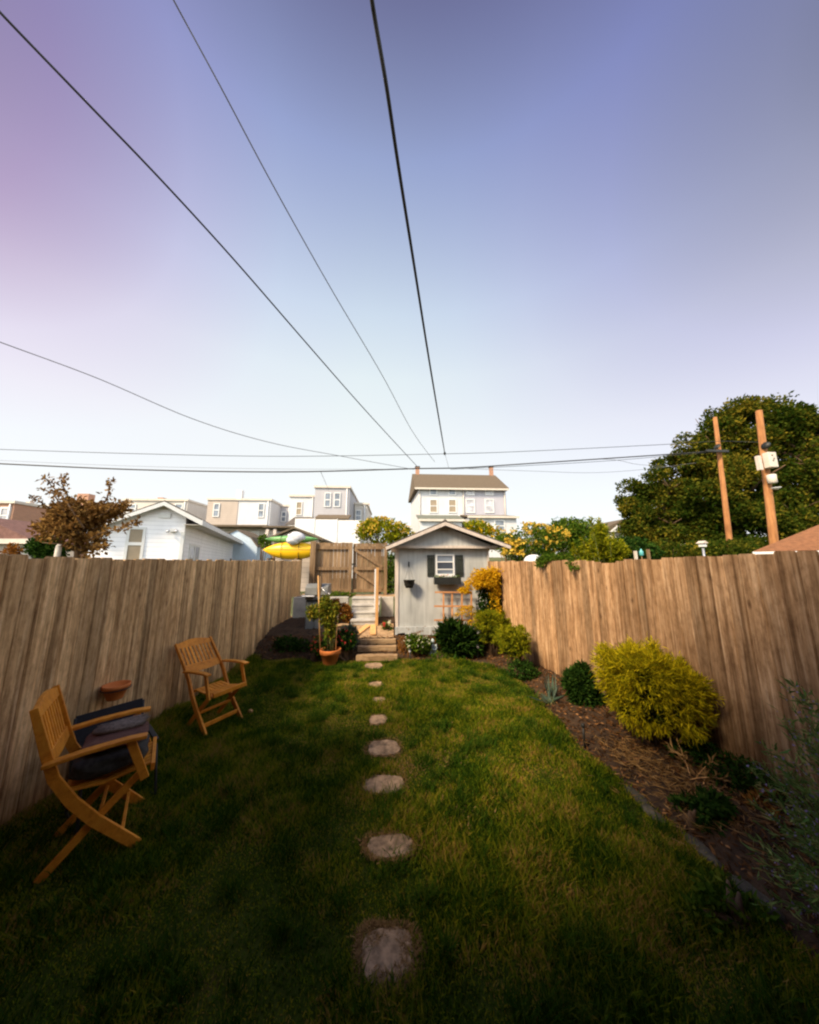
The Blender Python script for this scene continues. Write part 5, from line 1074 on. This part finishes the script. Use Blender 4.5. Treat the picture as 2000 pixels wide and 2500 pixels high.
# potted tomato plant
q = G(800, 1630, 0.0); px0, px1 = P(777, 1590, q.y).x, P(828, 1590, q.y).x; cx, cy = (px0 + px1) / 2, q.y + .16; r_ = (px1 - px0) / 2 * 1.02; zt = P(802, 1590, q.y).z
t = thing('potted_plant', 'large terracotta pot holding a tall staked yellow green plant', 'potted plant', (cx, cy, 0.01))
b = MB().lathe([(r_ * .62, .012), (r_ * .66, .02), (r_ * .88, zt * .68), (r_ * 1.0, zt * .70), (r_ * 1.03, zt - .005), (r_ * 1.0, zt), (r_ * .90, zt - .003), (r_ * .86, zt - .05), (r_ * .02, zt - .055)], (cx, cy, 0), 32); b.build('pot', 'terracotta', t)
MB().lathe([(.002, zt - .045), (r_ * .85, zt - .04)], (cx, cy, 0), 20).build('soil', 'soil', t)
MB().tube([(P(784, 1590, cy).x, cy - .05, zt - .08), P(777, 1405, cy - .05)], .010, 7).build('stake', 'newwood', t); MB().tube([(P(820, 1590, cy).x, cy, zt - .08), P(822, 1540, cy), P(826, 1500, cy)], .008, 7).build('stake', 'newwood', t)
bl = [pblob(795, 1480, 22, 20, cy), pblob(770, 1492, 22, 14, cy), pblob(815, 1488, 20, 16, cy), pblob(800, 1510, 20, 18, cy), pblob(765, 1500, 14, 10, cy), pblob(828, 1500, 14, 14, cy), pblob(795, 1465, 12, 10, cy), pblob(805, 1540, 14, 22, cy)]
b = MB(); rnd = random.Random(5)
for i in range(9): q_ = bl[i % len(bl)]; s = Vector((cx + rnd.uniform(-.05, .05), cy, zt - .05)); e = Vector(q_[0]); b.tube([s, Vector((s.x + (e.x - s.x) * .3, cy, (s.z + e.z) / 2)), e], [.007, .006, .003], 6)
b.build('stem', 'stem', t); crown('foliage', 'leaftom', t, bl, 1900, .07, .026, gap=.1, gscale=9, down=.5, shell=.1)
# weeds around the pot foot handled by the grass; red flowers left of the pot
bush('red_flowering_bush', 'low plant with a few red flowers left of the terracotta pot', 5.95, [(768, 1580, 12, 12), (775, 1565, 8, 12)], 350, .04, .02, 'leafdark', z0=.02, gap=-.2, fl='flred', fln=16, fls=.035)

# barbecue grill
gy = 7.0; u0, u1 = P(741, 1500, gy).x, P(792, 1500, gy).x
t = thing('barbecue_grill', 'dark cabinet grill with a grey lid in the corner by the left fence', 'grill', ((u0 + u1) / 2, gy, .38))
zt, zl, zs, zb = P(760, 1427, gy).z, P(760, 1453, gy).z, P(760, 1461, gy).z, P(760, 1540, gy).z
xb0, xb1 = P(745, 1500, gy).x, P(790, 1500, gy).x
MB().bx(xb0, xb1, gy, gy + .45, zb, zs - .03).build('cabinet', 'grill', t, .012)
b = MB(); b.prism([(gy, zl), (gy + .02, zl + (zt - zl) * .7), (gy + .12, zt), (gy + .36, zt), (gy + .45, zl)], P(744, 1450, gy).x, P(800, 1450, gy).x, 'x'); ld = b.build('lid', 'grilllid', t, .01)
MB().tube([(P(788, 1437, gy).x, gy - .05, zl + .14), (P(803, 1451, gy).x, gy - .05, zl + .02)], .010).build('handle', 'metal', ld)
for px, py in ((787, 1436), (804, 1450)): MB().ball(tuple(P(px, py, gy - .05)), .022, 10).build('knob', 'metal', ld)
MB().bx(P(740, 1455, gy).x, P(771, 1455, gy).x, gy - .14, gy - .001, zl - .03, zl).build('side_shelf', 'metal', t, .008)
MB().bx(xb0 - .01, xb1 + .01, gy - .02, gy + .46, zs - .029, zl - .031).build('firebox', 'grilllid', t)
MB().bx(xb0 + .02, (xb0 + xb1) / 2 - .004, gy - .015, gy - .001, zb + .04, zs - .08).build('door', 'grilllid', t); MB().bx((xb0 + xb1) / 2 + .004, xb1 - .02, gy - .015, gy - .001, zb + .04, zs - .08).build('door', 'grilllid', t)

# ================================================================ STEPPING STONES
stones = [(912, 1629, 24, 9), (918, 1675, 21, 8), (924, 1714, 21, 9), (924, 1762, 24, 13), (938, 1832, 44, 22), (937, 1922, 56, 26), (953, 2075, 64, 34), (945, 2345, 76, 80)]
slab = []; order = ['farthest stepping stone, nearly lost in the grass below the timber steps', 'second farthest stepping stone, a small brown patch', 'third farthest stepping stone from the timber steps', 'fourth farthest stepping stone, just beyond the first fully bare one', 'stepping stone level with the front feet of the farther wooden chair', 'stepping stone level with the black chair', 'grey stepping stone with a dry straw rim, second nearest to the camera', 'nearest stepping stone, cracked and half covered in dry grass']
for (px, py, wx, wy), lab in zip(stones, order):
    c = G(px, py); rx = abs(G(px + wx, py).x - c.x); ry = abs(G(px, py - wy).y - c.y) * .95; slab.append((c.x, c.y, rx, ry))
    rnd = random.Random(px * py); n = 26; ro = rnd.uniform(-.25, .25); pr = [(1 + rnd.uniform(-.07, .06)) * .93 / (abs(cos(2 * pi * i / n + ro)) ** 3.2 + abs(sin(2 * pi * i / n + ro)) ** 3.2) ** (1 / 3.2) for i in range(n)]
    b = MB(); top = [(c.x + cos(2 * pi * i / n) * rx * pr[i] * .92, c.y + sin(2 * pi * i / n) * ry * pr[i] * .92, .026 + rnd.uniform(-.002, .002)) for i in range(n)]; bot = [(c.x + (x - c.x) * 1.04, c.y + (y - c.y) * 1.04, -.01) for x, y, z in top]
    b.add(top + bot, [tuple(range(n))] + [(i, i + n, (i + 1) % n + n, (i + 1) % n) for i in range(n)])
    o = tag(b.build('stepping_stone', 'flagstone', None), lab, 'stepping stone', 'stepping stones down the middle of the lawn')

# ================================================================ GRASS
def inpoly(x, y, poly):
    r = np.zeros(len(x), bool); j = len(poly) - 1
    for i in range(len(poly)):
        xi, yi = poly[i]; xj, yj = poly[j]
        c = ((yi > y) != (yj > y)) & (x < (xj - xi) * (y - yi) / (yj - yi + 1e-12) + xi); r ^= c; j = i
    return r
def blades(name, mat, x, y, z, h, w, lean, parent=None):
    n = len(x); a = rng.uniform(0, 2 * pi, n); dx, dy = np.cos(a), np.sin(a); la = rng.uniform(0, 2 * pi, n); lx, ly = np.cos(la) * lean * h, np.sin(la) * lean * h
    b0 = np.stack([x - dx * w / 2, y - dy * w / 2, z], 1); b1 = np.stack([x + dx * w / 2, y + dy * w / 2, z], 1)
    m0 = np.stack([x + lx * .35 - dx * w * .4, y + ly * .35 - dy * w * .4, z + h * .55], 1); m1 = np.stack([x + lx * .35 + dx * w * .4, y + ly * .35 + dy * w * .4, z + h * .55], 1)
    tp_ = np.stack([x + lx, y + ly, z + h], 1); v = np.stack([b0, b1, m1, m0, tp_], 1).reshape(-1, 3); i = np.arange(n)[:, None] * 5
    return fast_mesh(name, v, i + np.array([[0, 1, 2, 3]]), i + np.array([[3, 2, 4]]), mat, parent)
NB = 520000
x = rng.uniform(-2.56, 2.1, NB); u_ = rng.uniform(0, 1, NB); y = 1.0 + 5.3 * u_ ** 1.25
lawn_poly = lp
pat = np.sin(x * 2.1 + 1.3 * np.sin(y * 1.7)) + np.sin(y * 3.1 + x * 1.4) + .8 * np.sin(x * 7 + y * 5.3) + .7 * np.sin(y * 9 - x * 6.1)
keep = inpoly(x + rng.normal(size=NB) * .02, y + rng.normal(size=NB) * .02, lawn_poly)
edge = np.zeros(NB)
for cx_, cy_, rx, ry in slab:
    d = np.sqrt(((x - cx_) / rx) ** 2 + ((y - cy_) / ry) ** 2); keep &= (d > .90 + rng.normal(size=NB) * .09)
keep &= (rng.uniform(0, 1, NB) < .80 + .12 * pat / 1.5)
x, y, pat = x[keep], y[keep], pat[keep]
h = (.030 + .014 * np.clip(pat, -1.5, 2.2)) * rng.uniform(.6, 1.5, len(x)); h = np.maximum(h, .015)
near_f = (np.abs(x + 2.5) < .12); h[near_f] *= 1.8
o = blades('grass', 'grass', x, y, np.full(len(x), .008), h, rng.uniform(.0035, .0065, len(x)) * (1 + .12 * y), rng.uniform(.2, 1.1, len(x)))
o['kind'] = 'stuff'; o['label'] = 'short green lawn grass between the two fences'
# taller dark tufts
nt_ = 420; tx = rng.uniform(-2.5, 1.9, nt_); ty = 1.2 + 4.6 * rng.uniform(0, 1, nt_) ** 1.1; k = inpoly(tx, ty, lawn_poly)
for cx_, cy_, rx, ry in slab: k &= ((tx - cx_) / rx) ** 2 + ((ty - cy_) / ry) ** 2 > 1.9
tx, ty = tx[k], ty[k]; idx = np.repeat(np.arange(len(tx)), rng.integers(40, 130, len(tx))); sp_ = rng.uniform(.02, .06, len(tx))[idx]
x2 = tx[idx] + rng.normal(size=len(idx)) * sp_; y2 = ty[idx] + rng.normal(size=len(idx)) * sp_
o = blades('tall_grass', 'tuft', x2, y2, np.full(len(x2), .008), rng.uniform(.04, .10, len(x2)), rng.uniform(.004, .007, len(x2)), rng.uniform(.2, 1.2, len(x2))); o['kind'] = 'stuff'; o['label'] = 'taller dark tufts of grass in the lawn'
# dry straw round the stones and in worn patches
xs_, ys_ = [], []
for i, (cx_, cy_, rx, ry) in enumerate(slab):
    n = [90, 90, 110, 160, 500, 500, 1300, 2600][i]; a = rng.uniform(0, 2 * pi, n); d = (1 + np.abs(rng.normal(size=n)) * .13 - .12 + .08 * np.sin(a * 3 + i)) / (np.abs(np.cos(a)) ** 3 + np.abs(np.sin(a)) ** 3) ** (1 / 3); xs_.append(cx_ + np.cos(a) * rx * d); ys_.append(cy_ + np.sin(a) * ry * d)
cx_, cy_, rx, ry = slab[-1]; n = 1100; a = rng.choice([.3, 2.3, 4.5, 5.6], n) + rng.normal(size=n) * .3; d = rng.uniform(.3, 1.1, n) ** .6; xs_.append(cx_ + np.cos(a) * rx * d); ys_.append(cy_ + np.sin(a) * ry * d)
for px, py, r in ((1085, 1850, .10), (690, 1860, .14), (500, 1845, .12), (1120, 2000, .1), (1320, 2130, .09), (1340, 2160, .09), (560, 1640, .1), (1000, 1880, .08), (880, 1700, .1), (1180, 1760, .12)):
    q = G(px, py); n = 260; xs_.append(q.x + rng.normal(size=n) * r); ys_.append(q.y + rng.normal(size=n) * r)
x = np.concatenate(xs_); y = np.concatenate(ys_); n = len(x)
o = blades('dry_grass', 'grit', x, y, np.full(n, .022), rng.uniform(.005, .016, n), rng.uniform(.003, .007, n), rng.uniform(1, 2.2, n)); o['kind'] = 'stuff'; o['label'] = 'dry straw around the stepping stones'
# mulch chips
n = 60000; x = rng.uniform(-2.5, 3.2, n); y = rng.uniform(.6, 8.2, n); bx_n = np.array([bed_x(min(v, 5.4)) for v in y])
k = ((x > bx_n - .03) & (y < 6.2)) | ((y > 5.9) & (y < 6.7)); x, y = x[k], y[k]; z = np.array([hgt(a_, b_) for a_, b_ in zip(x, y)]) + .01
o = leaves('mulch_chips', 'mulchbits', None, np.stack([x, y, z], 1), rng.normal(size=(len(x), 3)) * np.array([[1, 1, .25]]), .045, .014, .05); o['kind'] = 'stuff'; o['label'] = 'loose brown wood mulch in the garden beds'
sx2 = np.concatenate([rng.normal(2.14, .14, 420), rng.normal(2.2, .18, 300), rng.normal(2.45, .3, 250)]); sy2 = np.concatenate([rng.normal(2.85, .2, 420), rng.normal(2.45, .15, 300), rng.normal(2.2, .3, 250)])
o = leaves('dry_needles', 'straw', None, np.stack([sx2, sy2, np.full(len(sx2), .088)], 1), rng.normal(size=(len(sx2), 3)) * np.array([[1, 1, .15]]), .09, .006, .03); o['kind'] = 'stuff'; o['label'] = 'fallen dry needles under the golden shrub'
# pale edging stones half sunk along the right bed
for i, (px, py, rot, sz, lab) in enumerate(((1345, 1825, -.9, .10, 'small pale edging stone beside the black garden stake'), (1550, 1938, -.8, .16, 'long pale edging stone, middle of the right bed'), (1595, 1985, -.8, .13, 'worn edging stone just nearer than the long pale one'), (1710, 2070, -.8, .15, 'greyish edging stone in the dark lower part of the right bed'), (1850, 2190, -.8, .15, 'nearest edging stone, almost lost in shadow'))):
    q = G(px, py, .02); b = MB().ball((0, 0, -.012), (sz * .8, .05, .03), 14, .12); b.xf(Matrix.Translation(q) @ Matrix.Rotation(pi / 2 + .05, 4, 'Z')); tag(b.build('edging_stone', 'edging'), lab, 'stone', 'edging stones of the right bed')
q = G(1690, 1900, .08); stems('dry_tuft', 'tuft of dry straw leaves under the largest golden shrub', (q.x, q.y, .07), [q + Vector((.22, .02, .10)), q + Vector((.15, -.12, .06)), q + Vector((.1, .2, .14)), q + Vector((-.05, .14, .16)), q + Vector((.26, .08, .03))], .004, 'newwood', 'straw', 14, .07, .012)
bush('low_weeds', 'low dark weeds in the mulch near the right edge', G(1710, 1985, .08).y, [(1690, 1975, 40, 18), (1745, 1960, 30, 16), (1720, 1995, 50, 14)], 900, .05, .022, 'leafdark', z0=.05, gap=.1, cat='plant', gscale=9)
bush('low_weeds', 'patch of weeds at the lower right among the shadows', G(1800, 2200, .08).y, [(1780, 2180, 60, 22), (1840, 2240, 60, 22), (1720, 2230, 40, 18)], 700, .045, .02, 'leafmid', z0=.05, gap=.1, cat='plant', gscale=9)
for (cx2, cy2, lab) in ((2.75, 2.45, 'dark straggly weeds at the foot of the right fence, nearer the camera'), (2.72, 2.75, 'dark straggly weeds at the foot of the right fence just past the golden shrub')):
    t = thing('low_weeds', lab, 'plant', (cx2, cy2, .07)); crown('foliage', 'leafdark', t, [cl((cx2 + a_, cy2 + b_, .12), (.16, .14, .09)) for a_, b_ in ((0, 0), (.05, .18), (-.12, .08))], 700, .05, .014, gap=.1, gscale=9)
# russian sage leaning in from the right
rnd = random.Random(21); base = Vector((2.35, 1.35, .07)); tips = []
for i in range(120):
    Yt = rnd.uniform(1.35, 2.2); px = rnd.choice((rnd.uniform(1820, 1960), rnd.uniform(1900, 2060))); lo = 1660 if px > 1900 else 1700 + (1900 - px) * 2.2; py = rnd.uniform(lo, 2280); tips.append(P(px, py, Yt))
stems('flowering_sage', 'tall wispy grey green plant with violet spikes at the right edge', tuple(base), tips,   .0018, 'leafsage', 'leafsage', 60, .045, .004, sag=.10, jit=.05, fl='flpurple', fln=7, fls=.012, flfrom=.72)
stems('dry_tuft', 'curled rust coloured leaves at the foot of the wispy right plant', tuple(G(1870, 1990, .07)), [P(1850, 1935, 2.35), P(1890, 1930, 2.3), P(1830, 1955, 2.3), P(1880, 1975, 2.1)], .004, 'newwood', 'leafrust', 26, .05, .012, sag=.4)

# ================================================================ CHAIRS
def garden_chair(label, foot_a, foot_b, sc):
    A = Vector(foot_a); B = Vector(foot_b); wdir = (B - A).normalized(); fdir = Vector((wdir.y, -wdir.x, 0)); 
    if fdir.x < 0: fdir = -fdir
    w = .42; mid = (A + B) / 2
    t = bpy.data.objects.new('folding_armchair', None); C.objects.link(t); t.location = (mid.x, mid.y, .012); t.scale = (sc, sc, sc)
    t.rotation_euler = (0, 0, math.atan2(fdir.y, fdir.x)); tag(t, label, 'chair', 'folding wooden armchairs by the left fence')
    return t, w
def fill_chair(t, w, bt=-.60, bh=.90):
    hw = w / 2; ch = 'chair'
    for s in (-1, 1):
        yy = s * hw
        MB().strip([(.0, yy, 0), (-.10, yy, .105), (-.22, yy, .23), (-.33, yy, .37), (-.42, yy, .52), (-.42 + (bt + .42) * .42, yy, .68), (bt, yy, bh)], [.052, .055, .058, .055, .05, .045, .036], .022, (0, 1, 0)).build('leg', ch, t, .003)
        yi = s * (hw - .028)
        MB().strip([(-.42, yi, 0), (-.22, yi, .215), (-.02, yi, .41)], [.042, .045, .042], .020, (0, 1, 0)).build('leg', ch, t, .003)
        ya = s * (hw + .026)
        MB().strip([(-.47, ya, .612), (-.30, ya, .632), (-.12, ya, .640), (-.02, ya, .634)], [.022] * 4, .058, (0, 1, 0)).build('armrest', ch, t, .005)
        MB().bar((-.10, s * (hw + .012), .622), (-.005, s * (hw + .012), .375), .020, .045, side=(0, 1, 0)).build('arm_support', ch, t, .003)
    # seat: rails and slats running front to back
    st = MB(); n = 7; sw = (w - .10) / n
    for i in range(n):
        yy = -w / 2 + .05 + sw * (i + .5); st.strip([(-.36, yy, .405), (-.20, yy, .390), (.02, yy, .425)], .012, sw - .007, (0, 1, 0))
    st.build('seat', ch, t, .002)
    MB().bar((.028, -hw + .012, .418), (.028, hw - .012, .418), .045, .022, side=(0, 0, 1)).bar((-.37, -hw + .045, .393), (-.37, hw - .045, .393), .03, .022, side=(0, 0, 1)).build('seat_rail', ch, t, .003)
    # backrest
    bx0, bz0 = -.42 + (bt + .42) * .28, .625; dx, dz = (bt - bx0), (bh - bz0); bk = MB(); n = 8; sw = (w - .06) / n
    for i in range(n):
        yy = -w / 2 + .03 + sw * (i + .5); bk.bar((bx0, yy, bz0), (bx0 + dx * .84, yy, bz0 + dz * .84), sw - .019, .012, side=(0, 1, 0))
    b_ = bk.build('backrest', ch, t, .002)
    k = 10; tr = MB(); vs = []
    for i in range(k + 1):
        f = i / k; yy = -hw + .012 + (w - .024) * f; arch = .030 * sin(pi * f); zb = bz0 + dz * .80; zt_ = bz0 + dz * .975 + arch
        for z_, o_ in ((zb, -.011), (zb, .011), (zt_, .011), (zt_, -.011)): vs.append((bx0 + dx * (z_ - bz0) / dz + o_, yy, z_))
    tr.add(vs, [(0, 1, 2, 3), (k * 4 + 3, k * 4 + 2, k * 4 + 1, k * 4)] + [(i * 4 + a_, i * 4 + (a_ + 1) % 4, i * 4 + 4 + (a_ + 1) % 4, i * 4 + 4 + a_) for i in range(k) for a_ in range(4)]); tr.build('top_rail', ch, b_, .003)
    lr = MB(); vs = []
    for i in range(k + 1):
        f = i / k; yy = -hw + .012 + (w - .024) * f; arch = .022 * sin(pi * f); z1_ = bz0 + .03; zb = bz0 - .035 - arch * .6
        for z_, o_ in ((zb, -.010), (zb, .010), (z1_, .010), (z1_, -.010)): vs.append((bx0 + dx * (z_ - bz0) / dz + o_, yy, z_))
    lr.add(vs, [(0, 1, 2, 3), (k * 4 + 3, k * 4 + 2, k * 4 + 1, k * 4)] + [(i * 4 + a_, i * 4 + (a_ + 1) % 4, i * 4 + 4 + (a_ + 1) % 4, i * 4 + 4 + a_) for i in range(k) for a_ in range(4)]); lr.build('lower_rail', ch, b_, .003)
    MB().bar((-.085, -hw + .012, .095), (-.085, hw - .012, .095), .042, .018, side=(0, 0, 1)).build('stretcher', ch, t, .003)
    MB().bar((-.205, -hw + .012, .20), (-.205, hw - .012, .20), .03, .018, side=(0, 0, 1)).build('stretcher', ch, t, .003)
t1, w_ = garden_chair('wooden folding armchair with nothing on it, farther of the two wooden ones', (-1.85, 3.54, 0), (-1.665, 3.88, 0), .93); fill_chair(t1, w_, bt=-.76, bh=.88)
t2, w_ = garden_chair('wooden folding armchair nearest the camera, seen from its side at the left edge', (-1.569, 2.325, 0), (-1.82, 2.69, 0), 1.0)
fill_chair(t2, w_, bt=-.545, bh=.92)
# black sling chair between them
t = bpy.data.objects.new('sling_chair', None); C.objects.link(t); t.location = (-2.12, 2.75, .012); t.rotation_euler = (0, 0, R(-38)); t.scale = (.70, .70, .66); tag(t, 'black fabric patio chair between the two wooden armchairs', 'chair')
hw = .29
for s in (-1, 1):
    y_ = s * hw
    MB().tube([(.30, y_, .52), (.38, y_, .25), (.44, y_, .04), (.40, y_, .012), (.25, y_, .012), (-.05, y_, .012)], .013).build('leg', 'black', t)
    MB().tube([(-.28, y_, .86), (-.22, y_, .58), (-.12, y_, .36), (-.02, y_, .18), (-.05, y_, .012)], .013).build('leg', 'black', t)
    MB().strip([(-.24, y_, .60), (0, y_, .62), (.30, y_, .56)], [.022] * 3, .045, (0, 1, 0)).build('armrest', 'black', t, .004)
MB().strip([(-.12, 0, .40), (-.19, 0, .52), (-.24, 0, .70), (-.29, 0, .88)], [.02] * 4, hw * 2 - .01, (0, 1, 0)).build('backrest', 'blackfab', t, .004)
MB().strip([(-.12, 0, .40), (.10, 0, .37), (.33, 0, .40)], [.014] * 3, hw * 2 - .02, (0, 1, 0)).build('seat', 'blackfab', t, .003)
def on_chair(name, label, cat, mb, mat, bevel=0):
    mb.xf(Matrix.Translation((-2.12, 2.75, .012)) @ Matrix.Rotation(R(-38), 4, 'Z') @ Matrix.Scale(.72, 4)); return tag(mb.build(name, mat, None, bevel), label, cat)
def cloth(path, y0, y1, th, n=26, amp=.006, seed=1):
    rnd = random.Random(seed); vs = []; L = len(path); ph = [rnd.uniform(0, 6) for _ in range(4)]
    for i in range(n + 1):
        y_ = y0 + (y1 - y0) * i / n
        for side in (0, 1):
            for j, (x_, z_) in enumerate(path): wv = amp * (sin(i * .9 + ph[0] + j * .7) + sin(i * .37 + ph[1] - j) * 1.3); vs.append((x_ + wv + (th if side and j == L - 1 else 0), y_, z_ + wv * .6 + (th if side else 0)))
    W2 = 2 * L; fs = []
    for i in range(n):
        for j in range(L - 1): fs.append((i * W2 + j, i * W2 + j + 1, (i + 1) * W2 + j + 1, (i + 1) * W2 + j)); fs.append((i * W2 + L + j, (i + 1) * W2 + L + j, (i + 1) * W2 + L + j + 1, i * W2 + L + j + 1))
        fs.append((i * W2, (i + 1) * W2, (i + 1) * W2 + L, i * W2 + L)); fs.append((i * W2 + L - 1, i * W2 + 2 * L - 1, (i + 1) * W2 + 2 * L - 1, (i + 1) * W2 + L - 1))
    fs.append(tuple(range(L)) + tuple(range(2 * L - 1, L - 1, -1))); o = n * W2; fs.append(tuple(o + k for k in list(range(L)) + list(range(2 * L - 1, L - 1, -1))))
    b = MB(); b.add(vs, fs, True); return b
def on_chair(name, label, cat, mb, mat, bevel=0):
    mb.xf(Matrix.Translation(t2.location) @ Matrix.Rotation(t2.rotation_euler.z, 4, 'Z')); return tag(mb.build(name, mat, None, bevel), label, cat)
def cushion(x0, x1, y0, y1, z0, z1, n=10, amp=.008, seed=1):
    rr = random.Random(seed); b = MB(); vs = []; fs = []; k = 6
    for j in range(k + 1):
        f = j / k; ins = (1 - math.sqrt(max(0, 1 - (2 * f - 1) ** 4))) * .05
        for i in range(4 * n):
            q, g = divmod(i, n); g = g / n; c4 = [(-1, -1), (1, -1), (1, 1), (-1, 1)]; a_, b_ = c4[q], c4[(q + 1) % 4]
            u, v = a_[0] + (b_[0] - a_[0]) * g, a_[1] + (b_[1] - a_[1]) * g; rd = 1 / max(1, (abs(u) ** 5 + abs(v) ** 5) ** .2)
            w_ = amp * (sin(i * 1.1 + j * 2 + seed) + rr.uniform(-.6, .6))
            vs.append(((x0 + x1) / 2 + u * rd * ((x1 - x0) / 2 - ins) + w_, (y0 + y1) / 2 + v * rd * ((y1 - y0) / 2 - ins) + w_, z0 + (z1 - z0) * f + amp * sin(i * .7 + seed)))
    m_ = 4 * n
    for j in range(k):
        for i in range(m_): fs.append((j * m_ + i, j * m_ + (i + 1) % m_, (j + 1) * m_ + (i + 1) % m_, (j + 1) * m_ + i))
    fs.append(tuple(range(m_))[::-1]); fs.append(tuple(k * m_ + i for i in range(m_))); b.add(vs, fs, True); return b
on_chair('grey_cushion', 'thick dark grey cushion on the seat of the nearest wooden chair', 'cushion', cushion(-.37, -.01, -.165, .165, .425, .555, seed=2), 'greyfab')
on_chair('brown_blanket', 'folded brown blanket on the grey cushion of the nearest wooden chair', 'blanket', cushion(-.34, -.02, -.15, .16, .566, .600, amp=.004, seed=5), 'brownfab')
on_chair('pale_fleece', 'crumpled pale fleece on top of the brown blanket', 'blanket', cloth([(-.30, .608), (-.18, .606), (-.10, .608), (-.05, .606)], .03, .155, .018, seed=8, amp=.010), 'fleece')
# half pot on the left fence
q = P(285, 1685, 1); 
rr_ = ray(285, 1670); tt = -2.44 / rr_[0]; q = Vector((-2.44, rr_[1] * tt, EYE + rr_[2] * tt)); rr_ = ray(285, 1704); zb = EYE + rr_[2] * (-2.44 / rr_[0])
t = thing('wall_pot', 'small terracotta pot fixed to the left fence between the chairs', 'pot', (q.x, q.y, zb))
MB().lathe([(.052, zb), (.058, zb + .01), (.086, q.z - .03), (.098, q.z - .028), (.100, q.z), (.088, q.z), (.08, q.z - .03), (.01, q.z - .035)], (q.x, q.y, 0), 22).build('pot', 'terracotta', t)
MB().tube([(q.x + .102 * cos(a), q.y + .102 * sin(a), q.z - .035) for a in [2 * pi * i / 16 for i in range(17)]], .004, 5).tube([(q.x - .10, q.y, q.z - .035), (-2.538, q.y, q.z - .03)], .005, 5).build('bracket', 'black', t)
q = G(611, 1737, .03); tag(MB().ball((q.x, q.y, .035), (.03, .022, .02), 12, .1).build('fallen_fruit', 'newwood'), 'small tan windfall lying in the grass beside the farther wooden chair', 'fruit')

for ob in list(bpy.data.objects):
    if ob.name.split('.')[0] in ('flower', 'flower_spray'): ob['kind'] = 'stuff'
